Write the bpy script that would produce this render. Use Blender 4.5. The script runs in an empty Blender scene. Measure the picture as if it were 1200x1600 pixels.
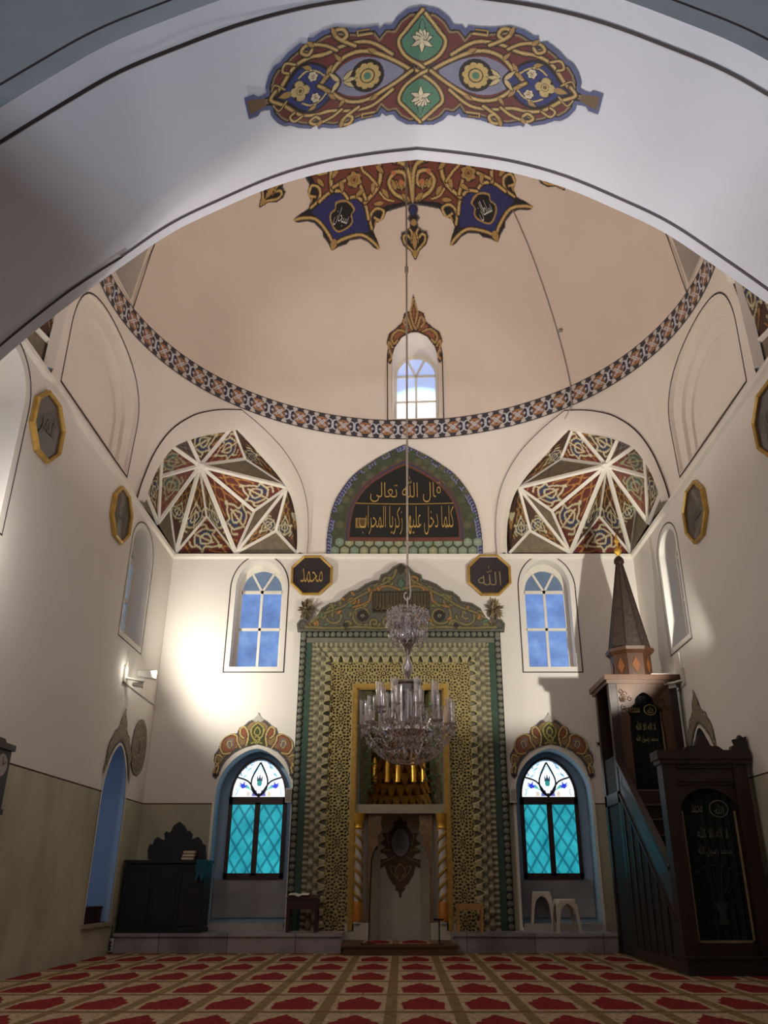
import bpy, bmesh, math, random
import numpy as np
from mathutils import Vector, Matrix
from mathutils.geometry import tessellate_polygon
random.seed(7)
PI = math.pi
COL = bpy.context.scene.collection
# ------------------------------------------------------------------ survey of the place (metres)
F, CX, CY, TH, EYE = 1280.0, 628.0, 800.0, math.atan(578 / 1280.0), 1.1
cT, sT = math.cos(TH), math.sin(TH)
XL, XR, YB, YF, YN = -4.9, 4.95, 16.4, 6.6, 4.5      # side walls, back wall, two faces of the front arch
ZC, ZR0, ZR1, RR = 7.5, 10.24, 10.71, 5.1            # cornice, ring band, ring radius
DC = (0.04, 11.13)                                   # centre of the dome


def ray(u, v):
    x = (u - CX) / F; y = (CY - v) / F
    return (x, cT - y * sT, sT + y * cT)


def onY(u, v, Y):
    r = ray(u, v); t = Y / r[1]
    return Vector((r[0] * t, Y, EYE + r[2] * t))


def onX(u, v, X):
    r = ray(u, v); t = X / r[0]
    return Vector((X, r[1] * t, EYE + r[2] * t))


def onPlane(u, v, p, n):
    r = Vector(ray(u, v)); o = Vector((0, 0, EYE))
    t = (Vector(p) - o).dot(n) / r.dot(n)
    return o + r * t


def lin(c):
    c = c / 255.0
    return c / 12.92 if c <= .04045 else ((c + .055) / 1.055) ** 2.4


def rgb(r, g, b):
    return (lin(r), lin(g), lin(b), 1.0)


# ------------------------------------------------------------------ materials
def new_mat(name):
    m = bpy.data.materials.new(name); m.use_nodes = True
    nt = m.node_tree
    return m, nt, nt.nodes['Principled BSDF']


def ramp(nt, fac, stops):
    r = nt.nodes.new('ShaderNodeValToRGB')
    el = r.color_ramp.elements
    while len(el) < len(stops): el.new(.5)
    for e, (p, c) in zip(el, stops): e.position = p; e.color = c
    nt.links.new(fac, r.inputs[0])
    return r.outputs[0]


def noise(nt, scale, detail=4, coord='Object', rough=.55, stretch=None):
    tc = nt.nodes.new('ShaderNodeTexCoord'); n = nt.nodes.new('ShaderNodeTexNoise')
    src = tc.outputs[coord]
    if stretch:
        mp = nt.nodes.new('ShaderNodeMapping'); mp.inputs['Scale'].default_value = stretch
        nt.links.new(src, mp.inputs[0]); src = mp.outputs[0]
    n.inputs['Scale'].default_value = scale; n.inputs['Detail'].default_value = detail
    n.inputs['Roughness'].default_value = rough
    nt.links.new(src, n.inputs['Vector'])
    return n.outputs['Fac']


def mat(name, c, rough=.6, metal=0.0, var=.12, scale=6, bump=0.0, coat=0.0, stretch=None, spec=None):
    m, nt, b = new_mat(name)
    f = noise(nt, scale, stretch=stretch)
    d = [max(0, x * (1 - var)) for x in c[:3]] + [1]; l = [min(1, x * (1 + var)) for x in c[:3]] + [1]
    nt.links.new(ramp(nt, f, [(.3, d), (.7, l)]), b.inputs['Base Color'])
    b.inputs['Roughness'].default_value = rough; b.inputs['Metallic'].default_value = metal
    b.inputs['Coat Weight'].default_value = coat
    if spec is not None: b.inputs['Specular IOR Level'].default_value = spec
    if bump:
        bp = nt.nodes.new('ShaderNodeBump'); bp.inputs['Strength'].default_value = bump; bp.inputs['Distance'].default_value = .02
        nt.links.new(noise(nt, scale * 4, stretch=stretch), bp.inputs['Height']); nt.links.new(bp.outputs[0], b.inputs['Normal'])
    return m


def emit(name, stops, scale, strength=1.0, stretch=None):
    """frosted, back-lit glass"""
    m, nt, b = new_mat(name)
    col = ramp(nt, noise(nt, scale, 3, stretch=stretch), stops)
    b.inputs['Base Color'].default_value = (.02, .03, .04, 1); b.inputs['Roughness'].default_value = .25
    nt.links.new(col, b.inputs['Emission Color']); b.inputs['Emission Strength'].default_value = strength
    return m


def paint_mat(name, rough=.7, emission=0.0, metal=0.0):
    m, nt, b = new_mat(name)
    a = nt.nodes.new('ShaderNodeAttribute'); a.attribute_name = 'Col'
    n = noise(nt, 14)
    mx = nt.nodes.new('ShaderNodeMix'); mx.data_type = 'RGBA'; mx.blend_type = 'MULTIPLY'; mx.inputs[0].default_value = 1
    nt.links.new(a.outputs['Color'], mx.inputs[6])
    nt.links.new(ramp(nt, n, [(.3, (.82, .82, .82, 1)), (.7, (1, 1, 1, 1))]), mx.inputs[7])
    nt.links.new(mx.outputs[2], b.inputs['Base Color'])
    b.inputs['Roughness'].default_value = rough; b.inputs['Metallic'].default_value = metal
    if emission:
        nt.links.new(a.outputs['Color'], b.inputs['Emission Color']); b.inputs['Emission Strength'].default_value = emission
    return m


def wall_mat(name, up, low=None, zsplit=2.46, mott=.05):
    """lime plaster, optional olive dado below a thin dark line, damp stains near the floor"""
    m, nt, b = new_mat(name)
    n1 = noise(nt, .9, 6); n2 = noise(nt, 9, 5)
    upc = ramp(nt, n1, [(.3, [x * (1 - mott) for x in up[:3]] + [1]), (.7, up)])
    if low:
        geo = nt.nodes.new('ShaderNodeNewGeometry'); sep = nt.nodes.new('ShaderNodeSeparateXYZ')
        nt.links.new(geo.outputs['Position'], sep.inputs[0])
        loc = ramp(nt, noise(nt, 1.6, 6, stretch=(1, 1, .45)), [(.3, [x * .72 for x in low[:3]] + [1]), (.62, low)])
        def cmp(z, op):
            q = nt.nodes.new('ShaderNodeMath'); q.operation = op; q.inputs[1].default_value = z
            nt.links.new(sep.outputs[2], q.inputs[0]); return q.outputs[0]
        def mix(f, a, bb):
            x = nt.nodes.new('ShaderNodeMix'); x.data_type = 'RGBA'
            nt.links.new(f, x.inputs[0])
            for s, i in ((a, 6), (bb, 7)):
                if isinstance(s, (tuple, list)): x.inputs[i].default_value = s
                else: nt.links.new(s, x.inputs[i])
            return x.outputs[2]
        c = mix(cmp(zsplit, 'LESS_THAN'), upc, rgb(70, 62, 52))
        c = mix(cmp(zsplit - .022, 'LESS_THAN'), c, loc)
    else:
        c = upc
    nt.links.new(c, b.inputs['Base Color'])
    b.inputs['Roughness'].default_value = .85; b.inputs['Specular IOR Level'].default_value = .15
    bp = nt.nodes.new('ShaderNodeBump'); bp.inputs['Strength'].default_value = .12; bp.inputs['Distance'].default_value = .02
    nt.links.new(n2, bp.inputs['Height']); nt.links.new(bp.outputs[0], b.inputs['Normal'])
    return m


# ------------------------------------------------------------------ meshes
class MB:
    def __init__(s): s.v = []; s.f = []; s.m = []

    def add(s, vs, fs, mi=0):
        o = len(s.v); s.v += [tuple(x) for x in vs]
        for f in fs: s.f.append([i + o for i in f]); s.m.append(mi)

    def box(s, x0, x1, y0, y1, z0, z1, mi=0, M=None):
        vs = [Vector((x, y, z)) for z in (z0, z1) for x, y in ((x0, y0), (x1, y0), (x1, y1), (x0, y1))]
        if M: vs = [M @ v for v in vs]
        s.add(vs, [(3, 2, 1, 0), (4, 5, 6, 7), (0, 1, 5, 4), (1, 2, 6, 5), (2, 3, 7, 6), (3, 0, 4, 7)], mi)

    def strip(s, A, B, mi=0, close=False):
        n = len(A); r = range(n if close else n - 1)
        s.add(list(A) + list(B), [(i, (i + 1) % n, n + (i + 1) % n, n + i) for i in r], mi)

    def bar(s, a, b, w, d=None, up=(0, 0, 1), mi=0, w2=None):
        a, b = Vector(a), Vector(b); t = (b - a).normalized(); up = Vector(up)
        if abs(t.dot(up)) > .97: up = Vector((1, 0, 0))
        x = t.cross(up).normalized(); y = x.cross(t); d = d or w; k = (w2 or w) / w
        P = [a + x * (i * w / 2) + y * (j * d / 2) for i, j in ((-1, -1), (1, -1), (1, 1), (-1, 1))]
        Q = [b + x * (i * w / 2 * k) + y * (j * d / 2 * k) for i, j in ((-1, -1), (1, -1), (1, 1), (-1, 1))]
        s.add(P + Q, [(3, 2, 1, 0), (4, 5, 6, 7), (0, 1, 5, 4), (1, 2, 6, 5), (2, 3, 7, 6), (3, 0, 4, 7)], mi)

    def tube(s, pts, r, n=8, mi=0, rs=None):
        pts = [Vector(p) for p in pts]; rings = []
        up = Vector((0.13, .31, .94))
        for i, p in enumerate(pts):
            t = (pts[min(i + 1, len(pts) - 1)] - pts[max(i - 1, 0)]).normalized()
            if abs(t.dot(up)) > .98: up = Vector((1, .1, 0))
            x = t.cross(up).normalized(); y = x.cross(t); q = rs[i] if rs else r
            rings.append([p + (x * math.cos(a) + y * math.sin(a)) * q for a in [2 * PI * k / n for k in range(n)]])
        o = sum(rings, [])
        fs = [(i * n + k, i * n + (k + 1) % n, (i + 1) * n + (k + 1) % n, (i + 1) * n + k) for i in range(len(pts) - 1) for k in range(n)]
        fs += [tuple(range(n))[::-1], tuple((len(pts) - 1) * n + k for k in range(n))]
        s.add(o, fs, mi)

    def lathe(s, prof, c, n=24, mi=0, a0=0, a1=2 * PI, M=None, rot=0):
        """prof: (radius, z) list about the vertical axis through c"""
        full = abs(a1 - a0 - 2 * PI) < 1e-6; m = n if full else n + 1
        vs = []
        for r, z in prof:
            for k in range(m):
                a = a0 + (a1 - a0) * k / n + rot
                v = Vector((r * math.cos(a), r * math.sin(a), z))
                vs.append((M @ v if M else v) + Vector(c))
        fs = [(i * m + k, i * m + (k + 1) % m, (i + 1) * m + (k + 1) % m, (i + 1) * m + k)
              for i in range(len(prof) - 1) for k in range(n)]
        s.add(vs, fs, mi)

    def prism(s, poly, f0, f1, mi=0):
        """2-D polygon swept between two maps (x,y)->3-D"""
        A = [Vector(f0(*p)) for p in poly]; B = [Vector(f1(*p)) for p in poly]; n = len(poly)
        tri = tessellate_polygon([[Vector((p[0], p[1], 0)) for p in poly]])
        s.add(A + B, [t for t in tri] + [tuple(i + n for i in t[::-1]) for t in tri] +
              [(i, (i + 1) % n, n + (i + 1) % n, n + i) for i in range(n)], mi)

    def flat(s, poly, f, mi=0, holes=()):
        loops = [list(poly)] + [list(h) for h in holes]
        tri = tessellate_polygon([[Vector((p[0], p[1], 0)) for p in l] for l in loops])
        s.add([f(*p) for l in loops for p in l], tri, mi)

    def build(s, name, mats, parent=None, smooth=False, fix=True):
        me = bpy.data.meshes.new(name); me.from_pydata(s.v, [], s.f)
        if not isinstance(mats, (list, tuple)): mats = [mats]
        for m in mats: me.materials.append(m)
        me.polygons.foreach_set('material_index', s.m)
        if fix:
            bm = bmesh.new(); bm.from_mesh(me); bmesh.ops.remove_doubles(bm, verts=bm.verts, dist=1e-5)
            bmesh.ops.recalc_face_normals(bm, faces=bm.faces); bm.to_mesh(me); bm.free()
        if smooth:
            me.polygons.foreach_set('use_smooth', [True] * len(me.polygons))
            try: me.set_sharp_from_angle(angle=math.radians(38))
            except Exception: pass
        o = bpy.data.objects.new(name, me); COL.objects.link(o); o.parent = parent
        return o


def thing(name, label, cat, loc=(0, 0, 0), group=None):
    o = bpy.data.objects.new(name, None); COL.objects.link(o); o.location = loc
    o.empty_display_size = .1
    o['label'] = label; o['category'] = cat
    if group: o['group'] = group
    bpy.context.view_layer.update()
    return o


def tag(o, label, cat, group=None):
    o['label'] = label; o['category'] = cat
    if group: o['group'] = group
    return o


def struct(o):
    o['kind'] = 'structure'; return o


def sroot(name):
    o = bpy.data.objects.new(name, None); COL.objects.link(o); o.empty_display_size = .1
    return struct(o)


def settle(o, loc):
    """move a thing's origin to its base, leaving every part where it stands"""
    loc = Vector(loc); d = loc - o.location; o.location = loc
    for c in o.children:
        if c.type == 'MESH': c.data.transform(Matrix.Translation(-d))
        for g in c.children:
            if g.type == 'MESH': g.data.transform(Matrix.Translation(-d))


def own(o):
    """give a one-mesh thing an origin at the foot of its own bounds"""
    if o.type != 'MESH' or not len(o.data.vertices): return o
    co = np.empty(len(o.data.vertices) * 3, 'f'); o.data.vertices.foreach_get('co', co); co = co.reshape(-1, 3)
    lo, hi = co.min(0), co.max(0); p = Vector(((lo[0] + hi[0]) / 2, (lo[1] + hi[1]) / 2, lo[2]))
    o.data.transform(Matrix.Translation(-p)); o.location = p
    return o


# ------------------------------------------------------------------ painter: flat ornament drawn into a fine mesh
class Cv:
    def __init__(s, x0, x1, y0, y1, cell):
        s.nx = max(2, int(round((x1 - x0) / cell)) + 1); s.ny = max(2, int(round((y1 - y0) / cell)) + 1)
        s.x = np.linspace(x0, x1, s.nx); s.y = np.linspace(y0, y1, s.ny); s.cell = cell
        s.X, s.Y = np.meshgrid(s.x, s.y)
        s.c = np.zeros((s.ny, s.nx, 3)); s.a = np.zeros((s.ny, s.nx), bool); s.h = np.zeros((s.ny, s.nx))
        s.clip = None

    def _bb(s, p, pad):
        p = np.asarray(p, float)
        i0, i1 = np.searchsorted(s.x, [p[:, 0].min() - pad, p[:, 0].max() + pad])
        j0, j1 = np.searchsorted(s.y, [p[:, 1].min() - pad, p[:, 1].max() + pad])
        return slice(j0, j1), slice(i0, i1)

    def put(s, sl, m, col, h=None, force=False):
        if m.size == 0: return
        if s.clip is not None and not force: m = m & s.clip[sl]
        s.c[sl][m] = col; 
        if force or s.clip is None: s.a[sl] |= m
        if h is not None: s.h[sl][m] = h

    def inside(s, p, sl):
        X, Y = s.X[sl], s.Y[sl]; m = np.zeros(X.shape, bool); n = len(p)
        for i in range(n):
            (xa, ya), (xb, yb) = p[i], p[(i + 1) % n]
            if ya == yb: continue
            m ^= ((ya > Y) != (yb > Y)) & (X < (xb - xa) * (Y - ya) / (yb - ya) + xa)
        return m

    def poly(s, p, col, h=None, force=False):
        sl = s._bb(p, s.cell); s.put(sl, s.inside(p, sl), col, h, force)

    def stroke(s, p, w, col, h=None, force=False, taper=False):
        p = [tuple(q) for q in p]; n = len(p)
        for i in range(n - 1):
            ww = w * (1 - .75 * i / n) if taper else w
            sl = s._bb([p[i], p[i + 1]], ww)
            X, Y = s.X[sl], s.Y[sl]
            ax, ay = p[i]; dx, dy = p[i + 1][0] - ax, p[i + 1][1] - ay; L = dx * dx + dy * dy or 1e-9
            t = np.clip(((X - ax) * dx + (Y - ay) * dy) / L, 0, 1)
            s.put(sl, (X - ax - t * dx) ** 2 + (Y - ay - t * dy) ** 2 < ww * ww / 4, col, h, force)

    def disc(s, c, r, col, ry=None, h=None, force=False):
        ry = ry or r; sl = s._bb([(c[0] - r, c[1] - ry), (c[0] + r, c[1] + ry)], 0)
        s.put(sl, ((s.X[sl] - c[0]) / r) ** 2 + ((s.Y[sl] - c[1]) / ry) ** 2 < 1, col, h, force)

    def vine(s, p, w, col=(178, 140, 78), dark=(40, 30, 22), hi=(214, 190, 130), taper=False):
        s.stroke(p, w * 1.75, dark, taper=taper); s.stroke(p, w, col, taper=taper)
        if hi: s.stroke(p, w * .35, hi, taper=taper)

    def leaf(s, p, ang, L, W, col, dark=(40, 30, 22)):
        c, q = math.cos(ang), math.sin(ang)
        def sh(k, l, w):
            pts = []
            for i in range(9):
                t = i / 8; pts.append((t * l, w * math.sin(PI * t ** .75)))
            pts += [(t * l, -w * math.sin(PI * t ** .75)) for t in [i / 8 for i in range(7, 0, -1)]]
            return [(p[0] + x * c - y * q, p[1] + x * q + y * c) for x, y in pts]
        if dark: s.poly(sh(1, L * 1.1, W * .5 + s.cell * 1.2), dark)
        s.poly(sh(1, L, W * .5), col)

    def flower(s, c, r, petals, col, core, dark=(40, 30, 22)):
        s.disc(c, r * 1.12, dark)
        for k in range(petals):
            a = 2 * PI * k / petals
            s.disc((c[0] + r * .66 * math.cos(a), c[1] + r * .66 * math.sin(a)), r * 2.1 / petals + r * .03, col)
        s.disc(c, r * .5, dark); s.disc(c, r * .42, col); s.disc(c, r * .25, core)

    def mesh(s, name, fn, m, parent=None, off=0.0, smooth=True):
        """fn(X, Y, H) -> x, y, z arrays"""
        A = s.a; cell = (A[:-1, :-1].astype(int) + A[1:, :-1] + A[:-1, 1:] + A[1:, 1:]) >= 3
        jj, ii = np.nonzero(cell); nx = s.nx
        q = np.stack([jj * nx + ii, jj * nx + ii + 1, (jj + 1) * nx + ii + 1, (jj + 1) * nx + ii], 1)
        used, inv = np.unique(q.ravel(), return_inverse=True)
        x, y, z = fn(s.X.ravel()[used], s.Y.ravel()[used], s.h.ravel()[used])
        co = np.stack([np.broadcast_to(np.asarray(k, float), used.shape) for k in (x, y, z)], 1).astype('f')
        me = bpy.data.meshes.new(name)
        me.vertices.add(len(used)); me.vertices.foreach_set('co', co.ravel())
        n = len(q); me.loops.add(n * 4); me.polygons.add(n)
        me.loops.foreach_set('vertex_index', inv.astype('i'))
        me.polygons.foreach_set('loop_start', np.arange(0, n * 4, 4, dtype='i'))
        try: me.polygons.foreach_set('loop_total', np.full(n, 4, 'i'))
        except Exception: pass
        c = s.c.reshape(-1, 3)[used] / 255.0
        c = np.where(c <= .04045, c / 12.92, ((c + .055) / 1.055) ** 2.4)
        at = me.attributes.new('Col', 'FLOAT_COLOR', 'POINT')
        at.data.foreach_set('color', np.concatenate([c, np.ones((len(c), 1))], 1).astype('f').ravel())
        me.update(); me.validate()
        if smooth: me.polygons.foreach_set('use_smooth', [True] * n)
        me.materials.append(m)
        o = bpy.data.objects.new(name, me); COL.objects.link(o); o.parent = parent
        return o


def spl(pts, n=8, close=False):
    """Catmull-Rom through 2-D points"""
    P = [np.array(p, float) for p in pts]; N = len(P); out = []
    for i in range(N if close else N - 1):
        if close: a, b, c, d = P[i - 1], P[i], P[(i + 1) % N], P[(i + 2) % N]
        else: a, b, c, d = P[max(i - 1, 0)], P[i], P[i + 1], P[min(i + 2, N - 1)]
        for k in range(n):
            t = k / n
            out.append(tuple(.5 * (2 * b + (c - a) * t + (2 * a - 5 * b + 4 * c - d) * t * t + (3 * b - a - 3 * c + d) * t ** 3)))
    if not close: out.append(tuple(P[-1]))
    return out


def spiral(c, r0, r1, a0, turns, n=28):
    return [(c[0] + (r0 + (r1 - r0) * i / n) * math.cos(a0 + 2 * PI * turns * i / n),
             c[1] + (r0 + (r1 - r0) * i / n) * math.sin(a0 + 2 * PI * turns * i / n)) for i in range(n + 1)]


def mx(p, c=0.0): return [(2 * c - x, y) for x, y in p]
def my(p, c=0.0): return [(x, 2 * c - y) for x, y in p]


def arch(x0, x1, zb, zs, za, n=24, pt=2.0):
    """outline of an arched opening, bottom-left round to bottom-right; pt < 2 makes it pointed"""
    cx, hw = (x0 + x1) / 2, (x1 - x0) / 2; out = [(x0, zb)]
    for i in range(n + 1):
        a = PI * i / n; d = -math.cos(a)
        out.append((cx + hw * d, zs + (za - zs) * max(0, 1 - abs(d) ** pt) ** .5))
    out.append((x1, zb))
    return [p for k, p in enumerate(out) if k == 0 or abs(p[0] - out[k - 1][0]) + abs(p[1] - out[k - 1][1]) > 1e-4]


def grow(poly, d):
    """offset a 2-D outline outwards (d > 0) along vertex normals, clockwise or not"""
    n = len(poly); area = sum(poly[i][0] * poly[(i + 1) % n][1] - poly[(i + 1) % n][0] * poly[i][1] for i in range(n))
    sg = 1 if area > 0 else -1; out = []
    for i in range(n):
        a, b, c = poly[i - 1], poly[i], poly[(i + 1) % n]
        n1 = Vector((b[1] - a[1], -(b[0] - a[0]))).normalized(); n2 = Vector((c[1] - b[1], -(c[0] - b[0]))).normalized()
        m = n1 + n2
        if m.length < 1e-6: m = n1
        m.normalize(); k = sg * d / max(.4, m.dot(n1))
        out.append((b[0] + m.x * k, b[1] + m.y * k))
    return out


# ------------------------------------------------------------------ Arabic lettering with joined letter forms
_F = {'ا': (0xFE8D, 2), 'ب': (0xFE8F, 4), 'ت': (0xFE95, 4), 'ح': (0xFEA1, 4), 'خ': (0xFEA5, 4), 'د': (0xFEA9, 2), 'ر': (0xFEAD, 2),
      'ز': (0xFEAF, 2), 'س': (0xFEB1, 4), 'ط': (0xFEC1, 4), 'ع': (0xFEC9, 4), 'ق': (0xFED5, 4), 'ك': (0xFED9, 4), 'ل': (0xFEDD, 4), 'ث': (0xFE99, 4),
      'م': (0xFEE1, 4), 'ن': (0xFEE5, 4), 'ه': (0xFEE9, 4), 'و': (0xFEED, 2), 'ى': (0xFEEF, 2), 'ي': (0xFEF1, 4), 'ج': (0xFE9D, 4)}


def shape_ar(t):
    out = ''
    t = t.replace('الله', 'ﷲ').replace('لا', '\u0001')
    for i, ch in enumerate(t):
        prev = t[i - 1] if i else ' '
        pj = prev in _F and _F[prev][1] == 4
        nx = t[i + 1] if i + 1 < len(t) else ' '
        if ch == '\u0001': out += chr(0xFEFC if pj else 0xFEFB); continue
        if ch not in _F: out += ch; continue
        b, k = _F[ch]; nj = k == 4 and (nx in _F or nx == '\u0001')
        out += chr(b + ((3 if nj else 1) if pj else (2 if nj else 0)))
    return out[::-1]


def text2d(s, w=None, h=None, bold=0.0):
    cu = bpy.data.curves.new('lettering', 'FONT'); cu.body = shape_ar(s); cu.resolution_u = 3; cu.offset = bold
    o = bpy.data.objects.new('lettering', cu); COL.objects.link(o); bpy.context.view_layer.update()
    me = bpy.data.meshes.new_from_object(o.evaluated_get(bpy.context.evaluated_depsgraph_get()))
    bpy.data.objects.remove(o); bpy.data.curves.remove(cu)
    v = np.array([(p.co.x, p.co.y) for p in me.vertices]); fs = [tuple(p.vertices) for p in me.polygons]
    bpy.data.meshes.remove(me)
    lo, hi = v.min(0), v.max(0); v = v - (lo + hi) / 2; sz = hi - lo
    kx = w / sz[0] if w else None; ky = h / sz[1] if h else None
    v[:, 0] *= kx or ky; v[:, 1] *= ky or kx
    return v, fs


def letter(mb, s, c, fn, w=None, h=None, mi=0, bold=0, rot=0):
    bold = -.013
    v, fs = text2d(s, w, h, bold); cr, sr = math.cos(rot), math.sin(rot)
    mb.add([fn(c[0] + x * cr - y * sr, c[1] + x * sr + y * cr) for x, y in v], fs, mi)
# ================================================================== SETTING
WHITE = rgb(232, 226, 218)
M_wall = wall_mat('plaster_white', WHITE, rgb(190, 186, 162))
M_wallb = wall_mat('plaster_back', WHITE, rgb(184, 178, 154))
M_drum = wall_mat('plaster_cream', rgb(228, 218, 207))
M_dome = wall_mat('plaster_dome', rgb(222, 206, 192))
M_arch = wall_mat('plaster_arch', rgb(226, 226, 232))
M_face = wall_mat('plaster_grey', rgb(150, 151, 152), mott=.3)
M_white = mat('white_paint', rgb(232, 226, 214), .55, var=.04)
M_line = mat('dark_line_paint', rgb(52, 38, 40), .7)
M_glassblue = emit('blue_dusk_glass', [(.25, rgb(88, 112, 168)), (.55, rgb(112, 146, 208)), (.8, rgb(146, 178, 228))], 2.2, 1.0)
M_glassgrey = emit('grey_dusk_glass', [(.3, rgb(96, 112, 132)), (.7, rgb(124, 142, 166))], 2.0, .75)
M_glassdark = emit('dark_glass', [(.3, rgb(58, 66, 70)), (.7, rgb(84, 94, 98))], 2.0, .8)


def rectp(p, q, w):
    p, q = Vector(p), Vector(q); d = (q - p).normalized(); n = Vector((-d.y, d.x)) * w / 2
    return [tuple(p + n), tuple(q + n), tuple(q - n), tuple(p - n)]


def fB(u, z, d=0.0): return Vector((u, YB + d, z))
def fL(u, z, d=0.0): return Vector((XL - d, u, z))
def fR(u, z, d=0.0): return Vector((XR + d, u, z))


def outline(mb, loop, f, w, off, close=True):
    a = [f(x, z, -off) for x, z in loop]; b = [f(x, z, -off) for x, z in grow(loop, w)]
    mb.strip(a, b, 0, close)


def grid_window(name, f, u0, u1, zb, zs, za, depth, glass, glass_top, line=.13, splay=.0, frame_in=(.0, .0), zspr=None, zmid=None, bw=.07):
    root = sroot(name)
    hole = arch(u0, u1, zb, zs, za)
    mb = MB(); mb.strip([f(x, z, 0) for x, z in hole], [f(x, z, depth + .02) for x, z in hole], close=True)
    mb.build('reveal', M_wall, root, smooth=True)
    if line:
        mb = MB(); outline(mb, grow(hole, line), f, .022, .006); mb.build('painted_outline', M_line, root)
    a0, a1 = u0 + frame_in[0], u1 - frame_in[1]
    zspr = zspr or zs; zmid = zmid or (zb + zspr) / 2 + .02; cx = (a0 + a1) / 2
    fo = arch(u0, u1, zb, zs, za); fi = arch(a0 + bw, a1 - bw, zb + bw, zspr + .02, za - .13 - bw * .3)
    mb = MB()
    def pr(poly): mb.prism(poly, lambda x, z: f(x, z, depth - .05), lambda x, z: f(x, z, depth + .01))
    mb.strip([f(x, z, depth - .05) for x, z in fo], [f(x, z, depth - .05) for x, z in fi], close=True)
    mb.strip([f(x, z, depth - .05) for x, z in fi], [f(x, z, depth + .01) for x, z in fi], close=True)
    pr(rectp((a0 + bw * .8, zspr), (a1 - bw * .8, zspr), bw * .95)); pr(rectp((a0 + bw * .8, zmid), (a1 - bw * .8, zmid), bw * .8))
    pr(rectp((cx, zb + bw * .8), (cx, zspr), bw * .75))
    r = (a1 - a0) / 2 - bw
    for s in (-1, 1):
        pr(rectp((cx, zspr), (cx + s * r * .55, zspr + (za - .14 - zspr) * .84), bw * .7))
    mb.build('frame', M_white, root)
    mb = MB(); q = [(x, z) for x, z in fi]
    lo = [p for p in q if p[1] <= zspr + .021]; 
    mb.flat([(a0 + bw * .9, zb + bw * .9), (a1 - bw * .9, zb + bw * .9), (a1 - bw * .9, zspr), (a0 + bw * .9, zspr)], lambda x, z: f(x, z, depth - .01), 0)
    mb.flat([(a0 + bw, zspr)] + [p for p in q if p[1] > zspr + .021] + [(a1 - bw, zspr)], lambda x, z: f(x, z, depth - .01), 1)
    mb.build('glass', [glass, glass_top], root)
    return hole


holes_b, holes_l, holes_r = [], [], []
# upper windows: two in the back wall, two in each side wall
UW = [(-3.50, -2.50), (2.56, 3.54)]
holes_b.append(grid_window('window_1', fB, UW[0][0], UW[0][1], 5.07, 6.75, 7.38, .34, M_glassblue, M_glassgrey, .1, frame_in=(.02, .0)))
holes_b.append(grid_window('window_2', fB, UW[1][0], UW[1][1], 5.07, 6.75, 7.38, .34, M_glassblue, M_glassgrey, .1, frame_in=(.0, .02)))
holes_l.append(grid_window('window_3', fL, 13.86, 15.0, 5.1, 6.75, 7.22, .36, M_glassgrey, M_glassdark, .1))
holes_r.append(grid_window('window_4', fR, 13.72, 14.72, 5.0, 6.75, 7.12, .36, M_glassgrey, M_glassdark, .1))
holes_l.append(grid_window('window_5', fL, 8.0, 9.12, 5.1, 6.75, 7.28, .42, M_glassgrey, M_glassgrey, .12))
holes_r.append(grid_window('window_6', fR, 8.0, 9.12, 5.1, 6.75, 7.28, .42, M_glassgrey, M_glassgrey, .12))

# ---- lower stained-glass windows in the back wall
M_wood = mat('dark_brown_wood', rgb(58, 34, 26), .5, var=.25, scale=5, stretch=(1, 1, .15))
M_teal = None


def teal_mat():
    """turquoise glass back-lit by daylight, with the soft shadow of a diamond grille outside"""
    m, nt, b = new_mat('turquoise_glass')
    tc = nt.nodes.new('ShaderNodeTexCoord'); sep = nt.nodes.new('ShaderNodeSeparateXYZ'); nt.links.new(tc.outputs['Object'], sep.inputs[0])
    def mth(op, a, bb=None):
        q = nt.nodes.new('ShaderNodeMath'); q.operation = op
        for i, s in enumerate((a, bb)):
            if s is None: continue
            if isinstance(s, (int, float)): q.inputs[i].default_value = s
            else: nt.links.new(s, q.inputs[i])
        return q.outputs[0]
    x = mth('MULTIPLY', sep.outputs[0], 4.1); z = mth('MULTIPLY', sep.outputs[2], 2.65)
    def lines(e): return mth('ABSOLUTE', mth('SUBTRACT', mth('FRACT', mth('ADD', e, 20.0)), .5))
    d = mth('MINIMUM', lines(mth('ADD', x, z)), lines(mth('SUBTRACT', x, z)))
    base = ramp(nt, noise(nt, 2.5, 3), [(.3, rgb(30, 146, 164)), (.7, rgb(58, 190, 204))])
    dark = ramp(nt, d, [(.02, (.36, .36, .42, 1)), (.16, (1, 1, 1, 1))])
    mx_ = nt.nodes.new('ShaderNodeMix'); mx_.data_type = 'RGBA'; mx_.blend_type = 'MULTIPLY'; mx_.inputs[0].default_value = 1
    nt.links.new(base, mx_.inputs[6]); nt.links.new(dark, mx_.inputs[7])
    b.inputs['Base Color'].default_value = (.01, .05, .06, 1); b.inputs['Roughness'].default_value = .2
    nt.links.new(mx_.outputs[2], b.inputs['Emission Color']); b.inputs['Emission Strength'].default_value = .92
    return m


M_teal = teal_mat()
M_stain = paint_mat('stained_glass', .3, emission=1.15)
M_bluelit = wall_mat('plaster_bluelit', rgb(160, 186, 206))  # white plaster with the blue window light put into its colour
M_marble = mat('grey_marble', rgb(150, 146, 146), .4, var=.3, scale=1.4)


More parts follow.
